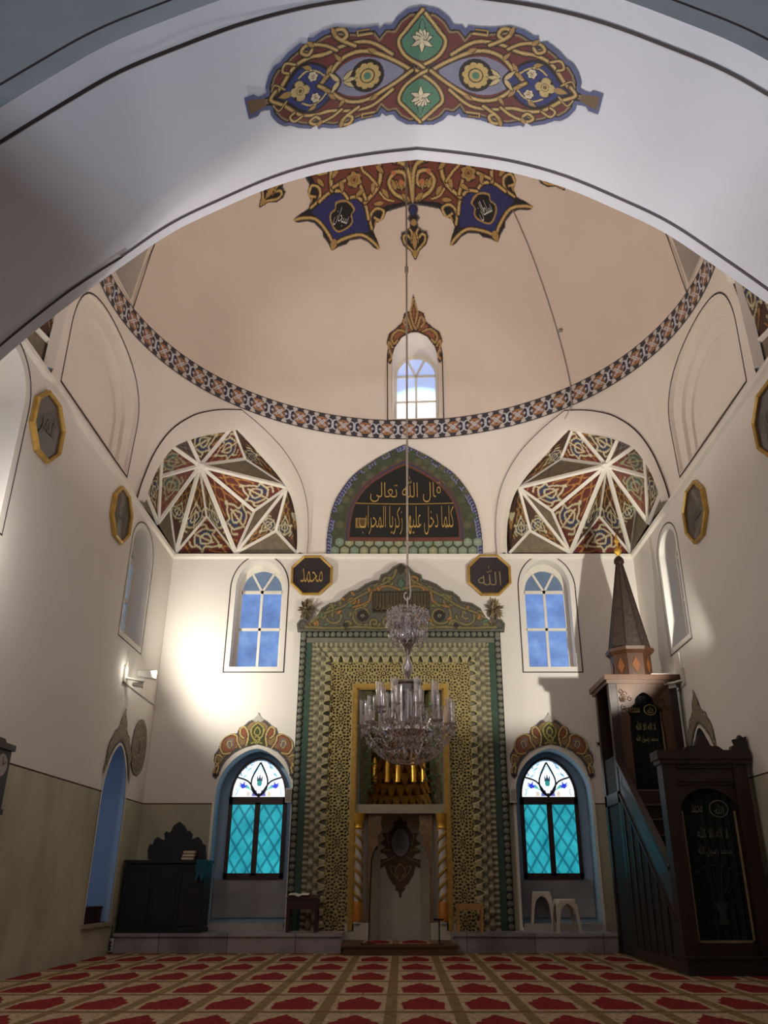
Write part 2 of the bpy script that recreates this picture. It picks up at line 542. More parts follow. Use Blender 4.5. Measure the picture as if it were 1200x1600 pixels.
def stained(cx, hw, h):
    c = Cv(-hw, hw, 0, h, .011)
    ar = [(x, z) for x, z in arch(-hw, hw, 0, .02, h, 30, 1.75)]
    c.poly(ar, (236, 246, 252)); c.clip = c.a.copy()
    rn = random.Random(3)
    for k in range(26):
        x, y = rn.uniform(-hw, hw), rn.uniform(0, h)
        c.leaf((x, y), rn.uniform(.9, 2.2), rn.uniform(.06, .13), .035, rn.choice([(214, 236, 244), (190, 226, 238), (226, 238, 250)]), None)
    for s in (-1, 1):
        S = lambda p: p if s > 0 else mx(p)
        c.stroke(S(spl([(.05, .06), (.16, .14), (.26, .19), (.33, .19)])), .018, (80, 170, 170))
        c.poly(S([(.27, .17), (.34, .16), (.42, .24), (.36, .215), (.40, .28), (.33, .24), (.29, .29), (.28, .23), (.22, .22)]), (40, 58, 196))
        c.poly(S([(.18, .15), (.25, .16), (.26, .21), (.2, .2)]), (70, 178, 150))
        c.poly(S([(.03, .02), (.14, .02), (.12, .1), (.05, .13)]), (96, 88, 176))
        c.poly(S([(.18, .02), (.24, .02), (.22, .11), (.17, .09)]), (214, 190, 170))
        for q in ((.33, .36), (.24, .5), (.2, .58)):
            c.leaf((q[0] * s, q[1]), 1.2 + .5 * s, .1, .03, (130, 190, 214), None)
            c.leaf((q[0] * s - .03, q[1] + .03), 1.9, .09, .03, (96, 150, 186), None)
        c.stroke(S(spl([(.45, .03), (.42, .1), (.45, .16)])), .012, (120, 160, 190))
    c.poly([(-.035, .2), (.035, .2), (.05, .3), (.055, .42), (.025, .34), (0, .43), (-.025, .34), (-.055, .42), (-.05, .3)], (34, 58, 74))
    c.poly([(-.03, .2), (.03, .2), (.04, .3), (-.04, .3)], (34, 138, 134))
    for s in (-1, 1): c.stroke([(s * .1, .44), (s * .05, .52), (0, .58)], .014, (120, 190, 200))
    return c


def lower_window(n, cx, s):
    root = sroot('window_%d' % n); d = .5
    hole = arch(cx - .72, cx + .72, .36, 2.62, 3.46, 28, 1.62)
    mb = MB(); mb.strip([fB(x, z, 0) for x, z in hole], [fB(x, z, d + .03) for x, z in hole], close=True)
    mb.build('reveal', M_bluelit, root, smooth=True)
    mb = MB(); rim = grow(hole, .05)
    mb.strip([fB(x, z, -.012) for x, z in hole], [fB(x, z, -.012) for x, z in rim], close=True)
    mb.strip([fB(x, z, -.012) for x, z in rim], [fB(x, z, .0) for x, z in rim], close=True)
    mb.build('rim', M_white, root)
    fcx = cx + .02 * s; a0, a1 = fcx - .56, fcx + .56
    mb = MB(); mb.box(cx - .74, cx + .74, YB + d, YB + d + .03, .36, 3.5); mb.build('back_board', M_bluelit, root)
    mb = MB(); y0, y1 = YB + d - .07, YB + d
    for q in ((a0, a0 + .07, 1.16, 2.6), (a1 - .07, a1, 1.16, 2.6), (a0, a1, 1.14, 1.25), (a0, a1, 2.47, 2.61), (fcx - .05, fcx + .05, 1.2, 2.5)):
        mb.box(q[0], q[1], y0, y1, q[2], q[3])
    fan_o = arch(a0, a1, 2.6, 2.62, 3.36, 28, 1.75); fan_i = arch(a0 + .045, a1 - .045, 2.6, 2.62, 3.32, 28, 1.75)
    mb.strip([(x, y0, z) for x, z in fan_o], [(x, y0, z) for x, z in fan_i]); mb.strip([(x, y0, z) for x, z in fan_i], [(x, y1, z) for x, z in fan_i])
    mb.build('frame', M_wood, root)
    mb = MB()
    for p in ([(0, .0), (-.12, .1), (-.16, .28), (-.1, .46), (0, .64)], [(0, 0), (-.08, .1), (-.22, .28), (-.44, .36)]):
        for k in (-1, 1):
            q = spl([(k * x, z) for x, z in p], 5)
            mb.tube([(fcx + x, YB + d - .035, 2.62 + z) for x, z in q], .016, 6)
    mb.tube([(fcx, YB + d - .035, 2.6), (fcx, YB + d - .035, 2.68)], .02, 6)
    mb.build('leading', mat('lead_came', rgb(34, 28, 34), .5), root)
    c = stained(fcx, .52, .69); c.mesh('fan_light', lambda X, Y, H: (X + fcx, YB + d - .03, Y + 2.61), M_stain, root)
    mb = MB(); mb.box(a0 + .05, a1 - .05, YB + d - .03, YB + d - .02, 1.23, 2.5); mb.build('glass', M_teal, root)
    mb = MB(); mb.box(cx - .7, cx + .7, YB + d - .05, YB + d + .005, .5, 1.14); mb.build('marble_panel', M_marble, root)
    mb = MB(); mb.box(cx - .70, cx + .70, YB - .05, YB + d, .3, .42); mb.build('sill', mat('sill_stone', rgb(170, 166, 160), .5), root)
    return hole


holes_b.append(lower_window(7, -2.82, 1)); holes_b.append(lower_window(8, 2.88, -1))

# ---- lower arched openings in the side walls
def side_niche(n, f, u0, u1, zb, za, matr, paneside):
    root = sroot('window_%d' % n); d = .85
    hole = arch(u0, u1, zb, 2.3, za, 28, 1.6)
    mb = MB(); mb.strip([f(x, z, 0) for x, z in hole], [f(x, z, d) for x, z in hole], close=True); mb.build('reveal', matr, root, smooth=True)
    mb = MB(); rim = grow(hole, .045)
    mb.strip([f(x, z, -.01) for x, z in hole], [f(x, z, -.01) for x, z in rim], close=True); mb.build('rim', M_white, root)
    mb = MB(); mb.prism(grow(hole, .02), lambda x, z: f(x, z, d), lambda x, z: f(x, z, d + .03)); mb.build('glass', paneside, root)
    mb = MB(); cx = (u0 + u1) / 2
    for q in (rectp((cx, zb), (cx, za - .03), .08), rectp((u0, 1.3), (u1, 1.3), .08), rectp((u0, 2.3), (u1, 2.3), .1), rectp((u0 + .03, zb), (u0 + .03, 2.4), .09), rectp((u1 - .03, zb), (u1 - .03, 2.4), .09)):
        mb.prism(q, lambda x, z: f(x, z, d - .06), lambda x, z: f(x, z, d - .005))
    mb.build('frame', M_wood, root)
    mb = MB(); mb.prism(rectp((u0 - .06, zb - .03), (u1 + .06, zb - .03), .06), lambda x, z: f(x, z, -.06), lambda x, z: f(x, z, d)); mb.build('sill', mat('sill_plaster', rgb(150, 142, 128), .8), root)
    return hole


M_daylight = emit('daylight_glass', [(.3, rgb(120, 150, 214)), (.7, rgb(150, 180, 232))], 1.5, .5)
M_dim = emit('dim_glass', [(.3, rgb(60, 60, 64)), (.7, rgb(84, 84, 88))], 1.5, .5)
holes_l.append(side_niche(9, fL, 14.06, 15.28, .5, 3.27, M_bluelit, M_daylight))
holes_r.append(side_niche(10, fR, 13.33, 14.5, .5, 3.44, mat('plaster_dim', rgb(150, 146, 146), .85), M_dim))

# ---- walls, floor
mb = MB()
mb.flat([(XL, 0), (XR, 0), (XR, ZC), (XL, ZC)], lambda x, z: fB(x, z), holes=holes_b + [[(-.95, .0001), (.91, .0001), (.91, 4.66), (-.95, 4.66)]])
struct(mb.build('wall_back', M_wallb, fix=False))
mb = MB(); mb.flat([(YF, 0), (YB, 0), (YB, ZC), (YF, ZC)], lambda x, z: fL(x, z), holes=holes_l); struct(mb.build('wall_left', M_wall, fix=False))
mb = MB(); mb.flat([(YF, 0), (YB, 0), (YB, ZC), (YF, ZC)], lambda x, z: fR(x, z), holes=holes_r); struct(mb.build('wall_right', M_wall, fix=False))
mb = MB(); mb.box(-6.6, 6.6, -4.2, 17.2, -.12, 0); struct(mb.build('floor', mat('stone_floor', rgb(120, 112, 104), .7)))

# ---- front arch: soffit, both faces, thin painted lines
_prof = [(0, 0), (.5, .075), (1.05, .2), (1.6, .42), (2.17, .76), (2.55, 1.02), (2.9, 1.35), (3.5, 1.98), (4.03, 2.62), (4.4, 3.2), (4.68, 3.8), (4.8, 4.6), (4.83, 5.4)]
_pr = spl(_prof, 5); ACX, AZ = .17, 8.32
half = [(ACX + a, AZ - b) for a, b in _pr]
APR = [(2 * ACX - x, z) for x, z in half[::-1]][:-1] + half                     # left foot, apex, right foot
APR = [(max(-4.86, min(4.9, x)), z) for x, z in APR]
AS = [0.0]
for a, b in zip(APR, APR[1:]): AS.append(AS[-1] + math.dist(a, b))
_mid = AS[len(APR) // 2]; AS = np.array(AS) - _mid; AX = np.array([p[0] for p in APR]); AZZ = np.array([p[1] for p in APR])
ALOOP = [(APR[0][0], .0)] + APR + [(APR[-1][0], .0)]
_kx = np.array([-3.3, -3.02, -2.66, -2.3, -1.91, -1.56, -1.29, -.9, -.2]); _ky = np.array([6.58, 6.54, 6.35, 6.2, 6.08, 5.95, 5.81, 5.7, 5.6])
_ka = np.array([0, .02, .06, .09, .11, .12, .11, .07, 0.])


def crease(x):
    """swelling shaped into the soffit so the lamps draw a shade edge on its left half: where it runs and how far it stands proud"""
    return np.interp(x, _kx, _ky), np.interp(x, _kx, _ka, left=0, right=0)


def shade_swell(x, y):
    yc, a = crease(x)
    return a * np.where(y > yc, (YF - y) / np.maximum(.01, YF - yc), (y - YN) / (yc - YN))


def soffit(s, y, off=.002):
    x = np.interp(s, AS, AX); z = np.interp(s, AS, AZZ)
    dx = np.interp(s + .02, AS, AX) - np.interp(s - .02, AS, AX); dz = np.interp(s + .02, AS, AZZ) - np.interp(s - .02, AS, AZZ)
    L = np.sqrt(dx * dx + dz * dz) + 1e-9; off = off + shade_swell(x, y)
    return x + dz / L * off, y + 0 * s, z - dx / L * off


mb = MB()
SG = np.concatenate([np.linspace(AS[0], 0, 90)[:-1], np.linspace(0, AS[-1], 90)]); xg = np.interp(SG, AS, AX); ycr, _ = crease(xg)
rows = [YN + (ycr - YN) * i / 8 for i in range(9)] + [ycr + (YF - ycr) * i / 4 for i in range(1, 5)]
for a, b in zip(rows, rows[1:]):
    mb.strip(list(zip(*soffit(SG, a, 0))), list(zip(*soffit(SG, b, 0))))
for p in (ALOOP[:2], ALOOP[-2:]): mb.strip([(x, YN, z) for x, z in p], [(x, YF, z) for x, z in p])
struct(mb.build('ceiling_arch', M_arch, smooth=True))
mb = MB()
mb.flat([(XL - .05, 0), (APR[0][0], 0)] + APR + [(APR[-1][0], 0), (XR + .05, 0), (XR + .05, 10.6), (XL - .05, 10.6)], lambda x, z: (x, YF, z))
struct(mb.build('wall_front', M_arch, smooth=True))
mb = MB()
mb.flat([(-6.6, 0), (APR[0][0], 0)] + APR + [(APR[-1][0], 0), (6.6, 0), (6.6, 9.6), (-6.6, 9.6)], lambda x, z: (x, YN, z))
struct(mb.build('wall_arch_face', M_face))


mb = MB(); SS = SG[(SG > AS[0] + .3) & (SG < AS[-1] - .3)]
for ya, yb in ((4.72, 4.755), (6.43, 6.462)):
    A = list(zip(*soffit(SS, ya, .005))); B = list(zip(*soffit(SS, yb, .005))); mb.strip(A, B)
gl = grow(ALOOP, .2); gl2 = grow(ALOOP, .222)
mb.strip([(x, YN - .006, z) for x, z in gl[3:-3]], [(x, YN - .006, z) for x, z in gl2[3:-3]])
struct(mb.build('trim_1', M_line))

# ---- front bay behind the photographer
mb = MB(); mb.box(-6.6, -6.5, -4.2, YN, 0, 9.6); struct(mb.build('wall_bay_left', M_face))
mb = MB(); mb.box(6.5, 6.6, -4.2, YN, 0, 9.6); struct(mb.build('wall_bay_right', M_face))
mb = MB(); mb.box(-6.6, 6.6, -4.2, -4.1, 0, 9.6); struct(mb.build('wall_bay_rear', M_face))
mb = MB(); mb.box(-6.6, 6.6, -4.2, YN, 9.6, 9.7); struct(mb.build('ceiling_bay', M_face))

mb = MB(); mb.box(-6.5, 6.5, -4.1, -.3, 3.1, 3.35); mb.box(-6.5, 6.5, -.42, -.3, 3.35, 5.33); struct(mb.build('wall_shade_rail', M_face))  # gallery floor and rail added out of view to shade the lower arch

# ---- octagonal zone between the cornice and the ring
OCT = [(-2.03, YB), (2.03, YB), (XR, 13.6), (XR, 9.54), (2.75, 6.72), (-2.6, 6.72), (XL, 9.54), (XL, 13.6)]


def facet(k, s, t, out=0.0):
    a, b = OCT[k], OCT[(k + 1) % 8]; q = (s + 1) / 2
    bx, by = a[0] + (b[0] - a[0]) * q, a[1] + (b[1] - a[1]) * q
    t0 = math.atan2(a[0] - DC[0], a[1] - DC[1]); t1 = math.atan2(b[0] - DC[0], b[1] - DC[1])
    while t1 < t0: t1 += 2 * PI
    th = t0 + (t1 - t0) * q; tx, ty = DC[0] + RR * math.sin(th), DC[1] + RR * math.cos(th)
    p = Vector((bx + (tx - bx) * t, by + (ty - by) * t, ZC + (ZR0 - ZC) * t))
    if out:
        n = Vector((-(b[1] - a[1]), b[0] - a[0], 0)).normalized(); p += n * out
    return p


def holed(mb, hole, outer, c, fn, n=96, rows=6):
    """patch between a star-shaped hole and an outer rectangle"""
    def rad(poly, a):
        d = (math.cos(a), math.sin(a)); best = None
        for i in range(len(poly)):
            p, q = poly[i], poly[(i + 1) % len(poly)]; ex, ey = q[0] - p[0], q[1] - p[1]
            det = d[0] * -ey + d[1] * ex
            if abs(det) < 1e-12: continue
            rx, ry = p[0] - c[0], p[1] - c[1]
            t = (-ey * rx + ex * ry) / det; u = (d[0] * ry - d[1] * rx) / det
            if t > 0 and -1e-6 <= u <= 1 + 1e-6 and (best is None or t < best): best = t
        return best or 0
    an = sorted(set([2 * PI * i / n for i in range(n)] + [math.atan2(p[1] - c[1], p[0] - c[0]) % (2 * PI) for p in list(hole) + list(outer)]))
    loops = []
    for j in range(rows + 1):
        k = j / rows; L = []
        for a in an:
            r = rad(hole, a) * (1 - k) + rad(outer, a) * k
            L.append(fn(c[0] + r * math.cos(a), c[1] + r * math.sin(a)))
        loops.append(L)
    for A, B in zip(loops, loops[1:]): mb.strip(A, B, close=True)


RECT = [(-1, 0), (1, 0), (1, 1), (-1, 1)]
_sh = spl([(0, .82), (.2, .745), (.4, .66), (.6, .555), (.75, .44), (.85, .27), (.89, .12), (.9, 0)], 5)      # squinch opening in facet coordinates
_so = spl([(0, .975), (.2, .92), (.4, .845), (.6, .74), (.8, .57), (.92, .37), (.972, .15), (.98, 0)], 5)
SQH = mx(_sh)[::-1][:-1] + _sh; SQO = mx(_so)[::-1][:-1] + _so
NIH = arch(-.78, .70, .075, .42, .9, 30, 1.85)             # blind niche
mb = MB()
for k in (0, 4):
    for i in range(16):
        A = [facet(k, -1 + 2 * i / 16, j / 6) for j in range(7)]; B = [facet(k, -1 + 2 * (i + 1) / 16, j / 6) for j in range(7)]
        if k == 0: mb.strip(A, B)
for k in (1, 7): holed(mb, SQH, RECT, (0, .3), lambda s, t, k=k: facet(k, s, t))
for k in (3, 5):                                             # front pair: only the half towards the side wall stands clear of the arch
    q = MB(); holed(q, SQH, RECT, (0, .3), lambda s, t: facet(k, s, t)); o1, o3 = SQH, SQO
    for (A, d0), (B, d1) in zip(((o1, .12), (o1, -.02), (o3, -.035)), ((o1, -.02), (o3, -.035), (o3, 0))): q.strip([facet(k, x, z, d0) for x, z in A], [facet(k, x, z, d1) for x, z in B])
    mb.add(q.v, [f for f in q.f if min(q.v[i][1] for i in f) > 8.0])
NI = {2: [(-x, z) for x, z in NIH][::-1], 6: NIH}
for k in (2, 6):
    h = NI[k]; holed(mb, h, RECT, (0, .4), lambda s, t: facet(k, s, t))
    i1 = [(.0 + (x - .0) * .82, .1 + (z - .1) * .86) for x, z in h]; i2 = [(x * .70, .1 + (z - .1) * .74) for x, z in h]
    L = [[facet(k, x, z, o) for x, z in l] for l, o in ((h, 0), (h, .07), (i1, .08), (i1, .15), (i2, .16), (i2, .21))]
    for A, B in zip(L, L[1:]): mb.strip(A, B, close=True)
    mb.flat(i2, lambda x, z: facet(k, x, z, .21))
for k in (1, 7):                                             # raised band round each squinch opening
    o1 = SQH; o2 = [(a[0] * .6 + b[0] * .4, a[1] * .6 + b[1] * .4) for a, b in zip(SQH, SQO)]; o3 = SQO
    L = [[facet(k, x, z, o) for x, z in l] for l, o in ((o1, .12), (o1, -.02), (o2, -.05), (o3, -.035), (o3, .0))]
    for A, B in zip(L, L[1:]): mb.strip(A, B)
struct(mb.build('wall_drum', M_drum, smooth=True))
mb = MB()
for k in (1, 7):
    a = SQO; b = [(x * 1.012, z * 1.012) for x, z in SQO]
    mb.strip([facet(k, x, z, -.02) for x, z in a], [facet(k, x, z, -.02) for x, z in b])
for k in (2, 6):
    h = grow(NI[k], .012); mb.strip([facet(k, x, z, -.006) for x, z in h], [facet(k, x, z, -.006) for x, z in grow(h, .012)], close=True)
struct(mb.build('trim_2', M_line))
mb = MB()                                                     # small plaster cornice
for a, b in (((XL, YF), (XL, YB)), ((XL, YB), (XR, YB)), ((XR, YB), (XR, YF))):
    n = Vector((-(b[1] - a[1]), b[0] - a[0], 0)).normalized() * -1
    P = lambda q, o, z: Vector((q[0], q[1], z)) + n * o
    for (o0, z0), (o1, z1) in zip([(0, ZC - .1), (.05, ZC - .06), (.06, ZC), (0, ZC + .02)], [(.05, ZC - .06), (.06, ZC), (0, ZC + .02)]):
        mb.strip([P(a, o0, z0), P(b, o0, z0)], [P(a, o1, z1), P(b, o1, z1)])
struct(mb.build('trim_3', M_white))

# ---- dome with its windows
def dpt(az, el, r=RR): return Vector((DC[0] + r * math.cos(el) * math.sin(az), DC[1] + r * math.cos(el) * math.cos(az), ZR1 + r * math.sin(el)))


DW = []   # azimuth centre of each dome window


def dwin(az0):
    rh = Vector((math.sin(az0), math.cos(az0), 0)); th = Vector((math.cos(az0), -math.sin(az0), 0)); o = Vector((DC[0], DC[1], 0))
    def sph(x, z, d=0.0):
        el = math.asin(max(-1, min(1, (z - ZR1) / RR))); az = az0 + math.asin(max(-1, min(1, x / (RR * math.cos(el)))))
        return az, el
    def onS(x, z, d=0.0): return dpt(*sph(x, z), RR - d * -1)
    def f(x, z, d=0.0): return o + rh * (RR + .42 + d) + th * x + Vector((0, 0, z))
    return sph, onS, f


EL1 = math.radians(38)
mb = MB(); wins = []
azs = [math.radians(a) for a in (3.1, -87.2, 92.2)]
spans = []
for n, az0 in enumerate(azs):
    sph, onS, f = dwin(az0)
    if n == 0: hole = arch(-.53, .53, ZR1 + .06, 12.25, 12.82, 24, 2.0)
    else: hole = arch(-.7, .7, ZR1 + .1, 12.0, 12.75, 24, 1.9)
    w = math.radians(17); hp = [(sph(x, z)[0] - az0, sph(x, z)[1]) for x, z in hole]
    holed(mb, hp, [(-w - .004, 0), (w + .004, 0), (w + .004, EL1 + .004), (-w - .004, EL1 + .004)], (0, math.radians(12)), lambda a, e: dpt(az0 + a, e), 72, 6)
    mb2 = MB(); mb2.strip([onS(x, z) for x, z in hole], [f(x, z, .03) for x, z in hole], close=True)
    spans.append((az0 - w, az0 + w)); wins.append((hole, f, onS, mb2))
spans.sort()
for (a0, a1), (b0, b1) in zip(spans, spans[1:] + [(spans[0][0] + 2 * PI, 0)]):
    m = max(2, int((b0 - a1) / math.radians(5)))
    for i in range(m):
        x0, x1 = a1 + (b0 - a1) * i / m, a1 + (b0 - a1) * (i + 1) / m
        mb.strip([dpt(x0, EL1 * j / 8) for j in range(9)], [dpt(x1, EL1 * j / 8) for j in range(9)])
for i in range(72):
    x0, x1 = 2 * PI * i / 72, 2 * PI * (i + 1) / 72
    mb.strip([dpt(x0, EL1 + (PI / 2 - EL1) * j / 14) for j in range(15)], [dpt(x1, EL1 + (PI / 2 - EL1) * j / 14) for j in range(15)])
struct(mb.build('ceiling', M_dome, smooth=True))
M_glow = emit('sunlit_glass', [(.2, rgb(235, 248, 255)), (.8, rgb(255, 255, 255))], 1.0, 1.5)


def sky_glass():
    m, nt, b = new_mat('sky_glass')
    geo = nt.nodes.new('ShaderNodeNewGeometry'); vm = nt.nodes.new('ShaderNodeVectorMath'); vm.operation = 'DISTANCE'
    vm.inputs[1].default_value = (.42, 16.7, 10.95); nt.links.new(geo.outputs['Position'], vm.inputs[0])
    c = ramp(nt, vm.outputs['Value'], [(.72, (1, 1, 1, 1)), (.92, rgb(150, 215, 250)), (1.0, rgb(70, 120, 190))])
    nt.links.new(c, b.inputs['Emission Color']); b.inputs['Emission Strength'].default_value = 1.15
    return m


M_sky = sky_glass()
for n, (hole, f, onS, mb2) in enumerate(wins):
    root = sroot('window_%d' % (11 + n)); mb2.build('reveal', M_drum, root, smooth=True)
    xs = [p[0] for p in hole]; u0, u1 = min(xs), max(xs); zb = hole[0][1]; za = max(p[1] for p in hole); zs = za - (.62 if n == 0 else .7)
    mbf = MB()
    fi = arch(u0 + .07, u1 - .07, zb + .07, zs, za - .12, 24, 2.0)
    mbf.strip([f(x, z, 0) for x, z in hole], [f(x, z, 0) for x, z in fi], close=True); mbf.strip([f(x, z, 0) for x, z in fi], [f(x, z, .06) for x, z in fi], close=True)
    zm = zb + (zs - zb) * .5
    for q in (rectp((u0 + .05, zs), (u1 - .05, zs), .06), rectp((u0 + .05, zm), (u1 - .05, zm), .045), rectp((0, zb + .05), (0, zs), .05),
              rectp((0, zs), (-.2, za - .17), .05), rectp((0, zs), (.2, za - .17), .05)):
        mbf.prism(q, lambda x, z: f(x, z, 0), lambda x, z: f(x, z, .05))
    mbf.build('frame', M_white if n == 0 else M_wall, root)
    mbg = MB(); mbg.flat([f2 for f2 in fi], lambda x, z: f(x, z, .04)); mbg.build('glass', M_sky if n == 0 else M_glassdark, root)
    mbl = MB(); h2 = [(x, max(z, ZR1 + .02)) for x, z in grow(hole, .1)]; h3 = [(x, max(z, ZR1 + .001)) for x, z in grow(hole, .125)]
    mbl.strip([onS(x, z, -.01) for x, z in h2], [onS(x, z, -.01) for x, z in h3], close=True); mbl.build('painted_outline', M_line, root)
# ================================================================== PAINTED ORNAMENT
M_paint = paint_mat('ornament_paint', .75)
RED, GOLD, HI, DK = (112, 52, 44), (178, 142, 84), (214, 192, 138), (38, 28, 24)
BLUE, SLATE, GREEN, LILAC, CREAM = (52, 58, 116), (96, 102, 142), (84, 132, 104), (140, 138, 160), (226, 212, 176)

# ---- medallion on the soffit of the front arch (u along the arch, w across it)
c = Cv(-575, 575, -202, 202, 2.1)
Q = [(0, 195), (45, 190), (78, 168), (92, 148), (117, 150), (128, 138), (136, 150), (200, 152), (262, 166), (300, 160), (330, 148), (346, 150), (352, 132),
     (372, 140), (412, 122), (440, 102), (462, 96), (485, 72), (500, 45), (500, 26), (530, 24), (540, 34), (574, 34), (574, 0)]
full = Q + my(Q)[::-1][1:]; full = full + mx(full)[::-1][1:-1]
c.poly(full, SLATE)
c.poly(grow(full, -13), DK); c.poly(grow(full, -18), (150, 128, 92)); c.poly(grow(full, -24), RED)
c.clip = c.a.copy()
for sy in (1, -1):
    S = (lambda p: p) if sy > 0 else my
    c.poly(S(spl([(0, 178), (48, 130), (70, 95), (40, 52), (0, 30), (-40, 52), (-70, 95), (-48, 130)], 6, True)), GREEN)
    c.vine(S(spl([(0, 184), (46, 132), (72, 96), (52, 50), (0, 12), (-40, -12), (-80, -34)], 8)), 11)
    c.vine(S(spl([(0, 184), (-46, 132), (-72, 96), (-52, 50), (0, 12), (40, -12), (80, -34)], 8)), 11)
    for a in (-1.1, -.62, -.2, .2, .62, 1.1):
        c.leaf((0, 92 * sy), (PI / 2 + a) if sy > 0 else (-PI / 2 - a), 42 if abs(a) < .3 else 36, 15, CREAM)
    for a in (-2.0, 2.0, PI): c.leaf((0, 92 * sy), (PI / 2 + a) if sy > 0 else (-PI / 2 - a), 36, 14, CREAM)
    c.leaf((0, 120 * sy), sy * PI / 2, 36, 16, GREEN)
for sx in (1, -1):
    X = (lambda p: p) if sx > 0 else mx
    c.poly(X(spl([(55, 0), (120, 44), (190, 62), (250, 46), (290, 0), (250, -46), (190, -62), (120, -44)], 6, True)), LILAC)
    c.poly(X(spl([(255, 0), (300, 54), (350, 80), (400, 66), (450, 20), (478, 0), (450, -20), (400, -66), (350, -80), (300, -54)], 6, True)), DK)
    c.poly(X(spl([(265, 0), (305, 48), (350, 72), (396, 58), (440, 18), (468, 0), (440, -18), (396, -58), (350, -72), (305, -48)], 6, True)), BLUE)
    for sy in (1, -1):
        S = (lambda p: X(p)) if sy > 0 else (lambda p: my(X(p)))
        c.vine(S(spl([(30, 0), (90, 40), (170, 78), (240, 72), (300, 22), (330, 0)], 8)), 12)
        c.vine(S(spl([(92, 58), (160, 104), (230, 108), (300, 92), (350, 92), (400, 76), (450, 30), (490, 0), (470, -22)], 8)), 11)
        c.vine(S(spl([(205, 100), (250, 126), (268, 150), (240, 154), (228, 134), (246, 122)], 8)), 11)
        c.vine(S(spl([(262, 96), (300, 118), (352, 128), (372, 112), (352, 100), (338, 112)], 8)), 10)
        c.vine(S(spl([(395, 82), (425, 92), (438, 72), (420, 62)], 8)), 8)
        c.vine(S([(150, 128), (196, 128), (196, 142), (160, 142)]), 5)
        c.vine(S(spl([(300, 20), (330, 46), (362, 54), (390, 40)], 8)), 5, HI)
        c.vine(S(spl([(440, 18), (470, 40), (486, 18)], 8)), 5)
        for px, py, an in ((345, 58, .4), (388, 30, -.5), (300, 30, 2.2), (318, 14, 2.7), (262, 138, 1.2), (330, 118, .8), (250, 60, .9), (140, 70, .5)):
            c.leaf((px * sx, py * sy), math.atan2(math.sin(an) * sy, math.cos(an) * sx), 34, 13, GOLD)
        c.flower((345 * sx, 34 * sy), 15, 6, CREAM, (150, 110, 60))
    c.flower((172 * sx, 0), 48, 10, (206, 176, 110), GREEN)
    c.flower((392 * sx, 0), 26, 4, (206, 180, 120), (120, 92, 50)); c.leaf((420 * sx, 0), 0 if sx > 0 else PI, 44, 20, GOLD)
    for a in (-.7, 0, .7): c.leaf((250 * sx, 0), (PI if sx > 0 else 0) + a, 44, 14, HI)
    for a in (-.8, .8): c.leaf((262 * sx, 0), (0 if sx > 0 else PI) + a, 46, 14, HI)
    c.poly(X([(508, 12), (530, 16), (566, 22), (566, -22), (530, -16), (508, -12)]), (120, 96, 66))
# world size: 3.46 m along the arch, 1.28 m across, centre just right of the crown
med = c.mesh('painted_medallion', lambda X, Y, H: soffit(X / 567 * 1.76 + .02, 5.5 - Y / 195 * .64, .007), M_paint)
own(tag(med, 'long red and blue painted medallion with gold scrolls on the underside of the front arch', 'painted medallion'))


# ---- rosette in the crown of the dome: six lobes, six pendants
def dpolar(X, Y, H, off=.015):
    r = np.hypot(X, Y); az = np.arctan2(X, Y); el = PI / 2 - r / RR; q = RR - off
    return DC[0] + q * np.cos(el) * np.sin(az), DC[1] + q * np.cos(el) * np.cos(az), ZR1 + q * np.sin(el)


def pol(a, r): return (r * math.sin(math.radians(a)), r * math.cos(math.radians(a)))
def pl(L): return [pol(*q) for q in L]


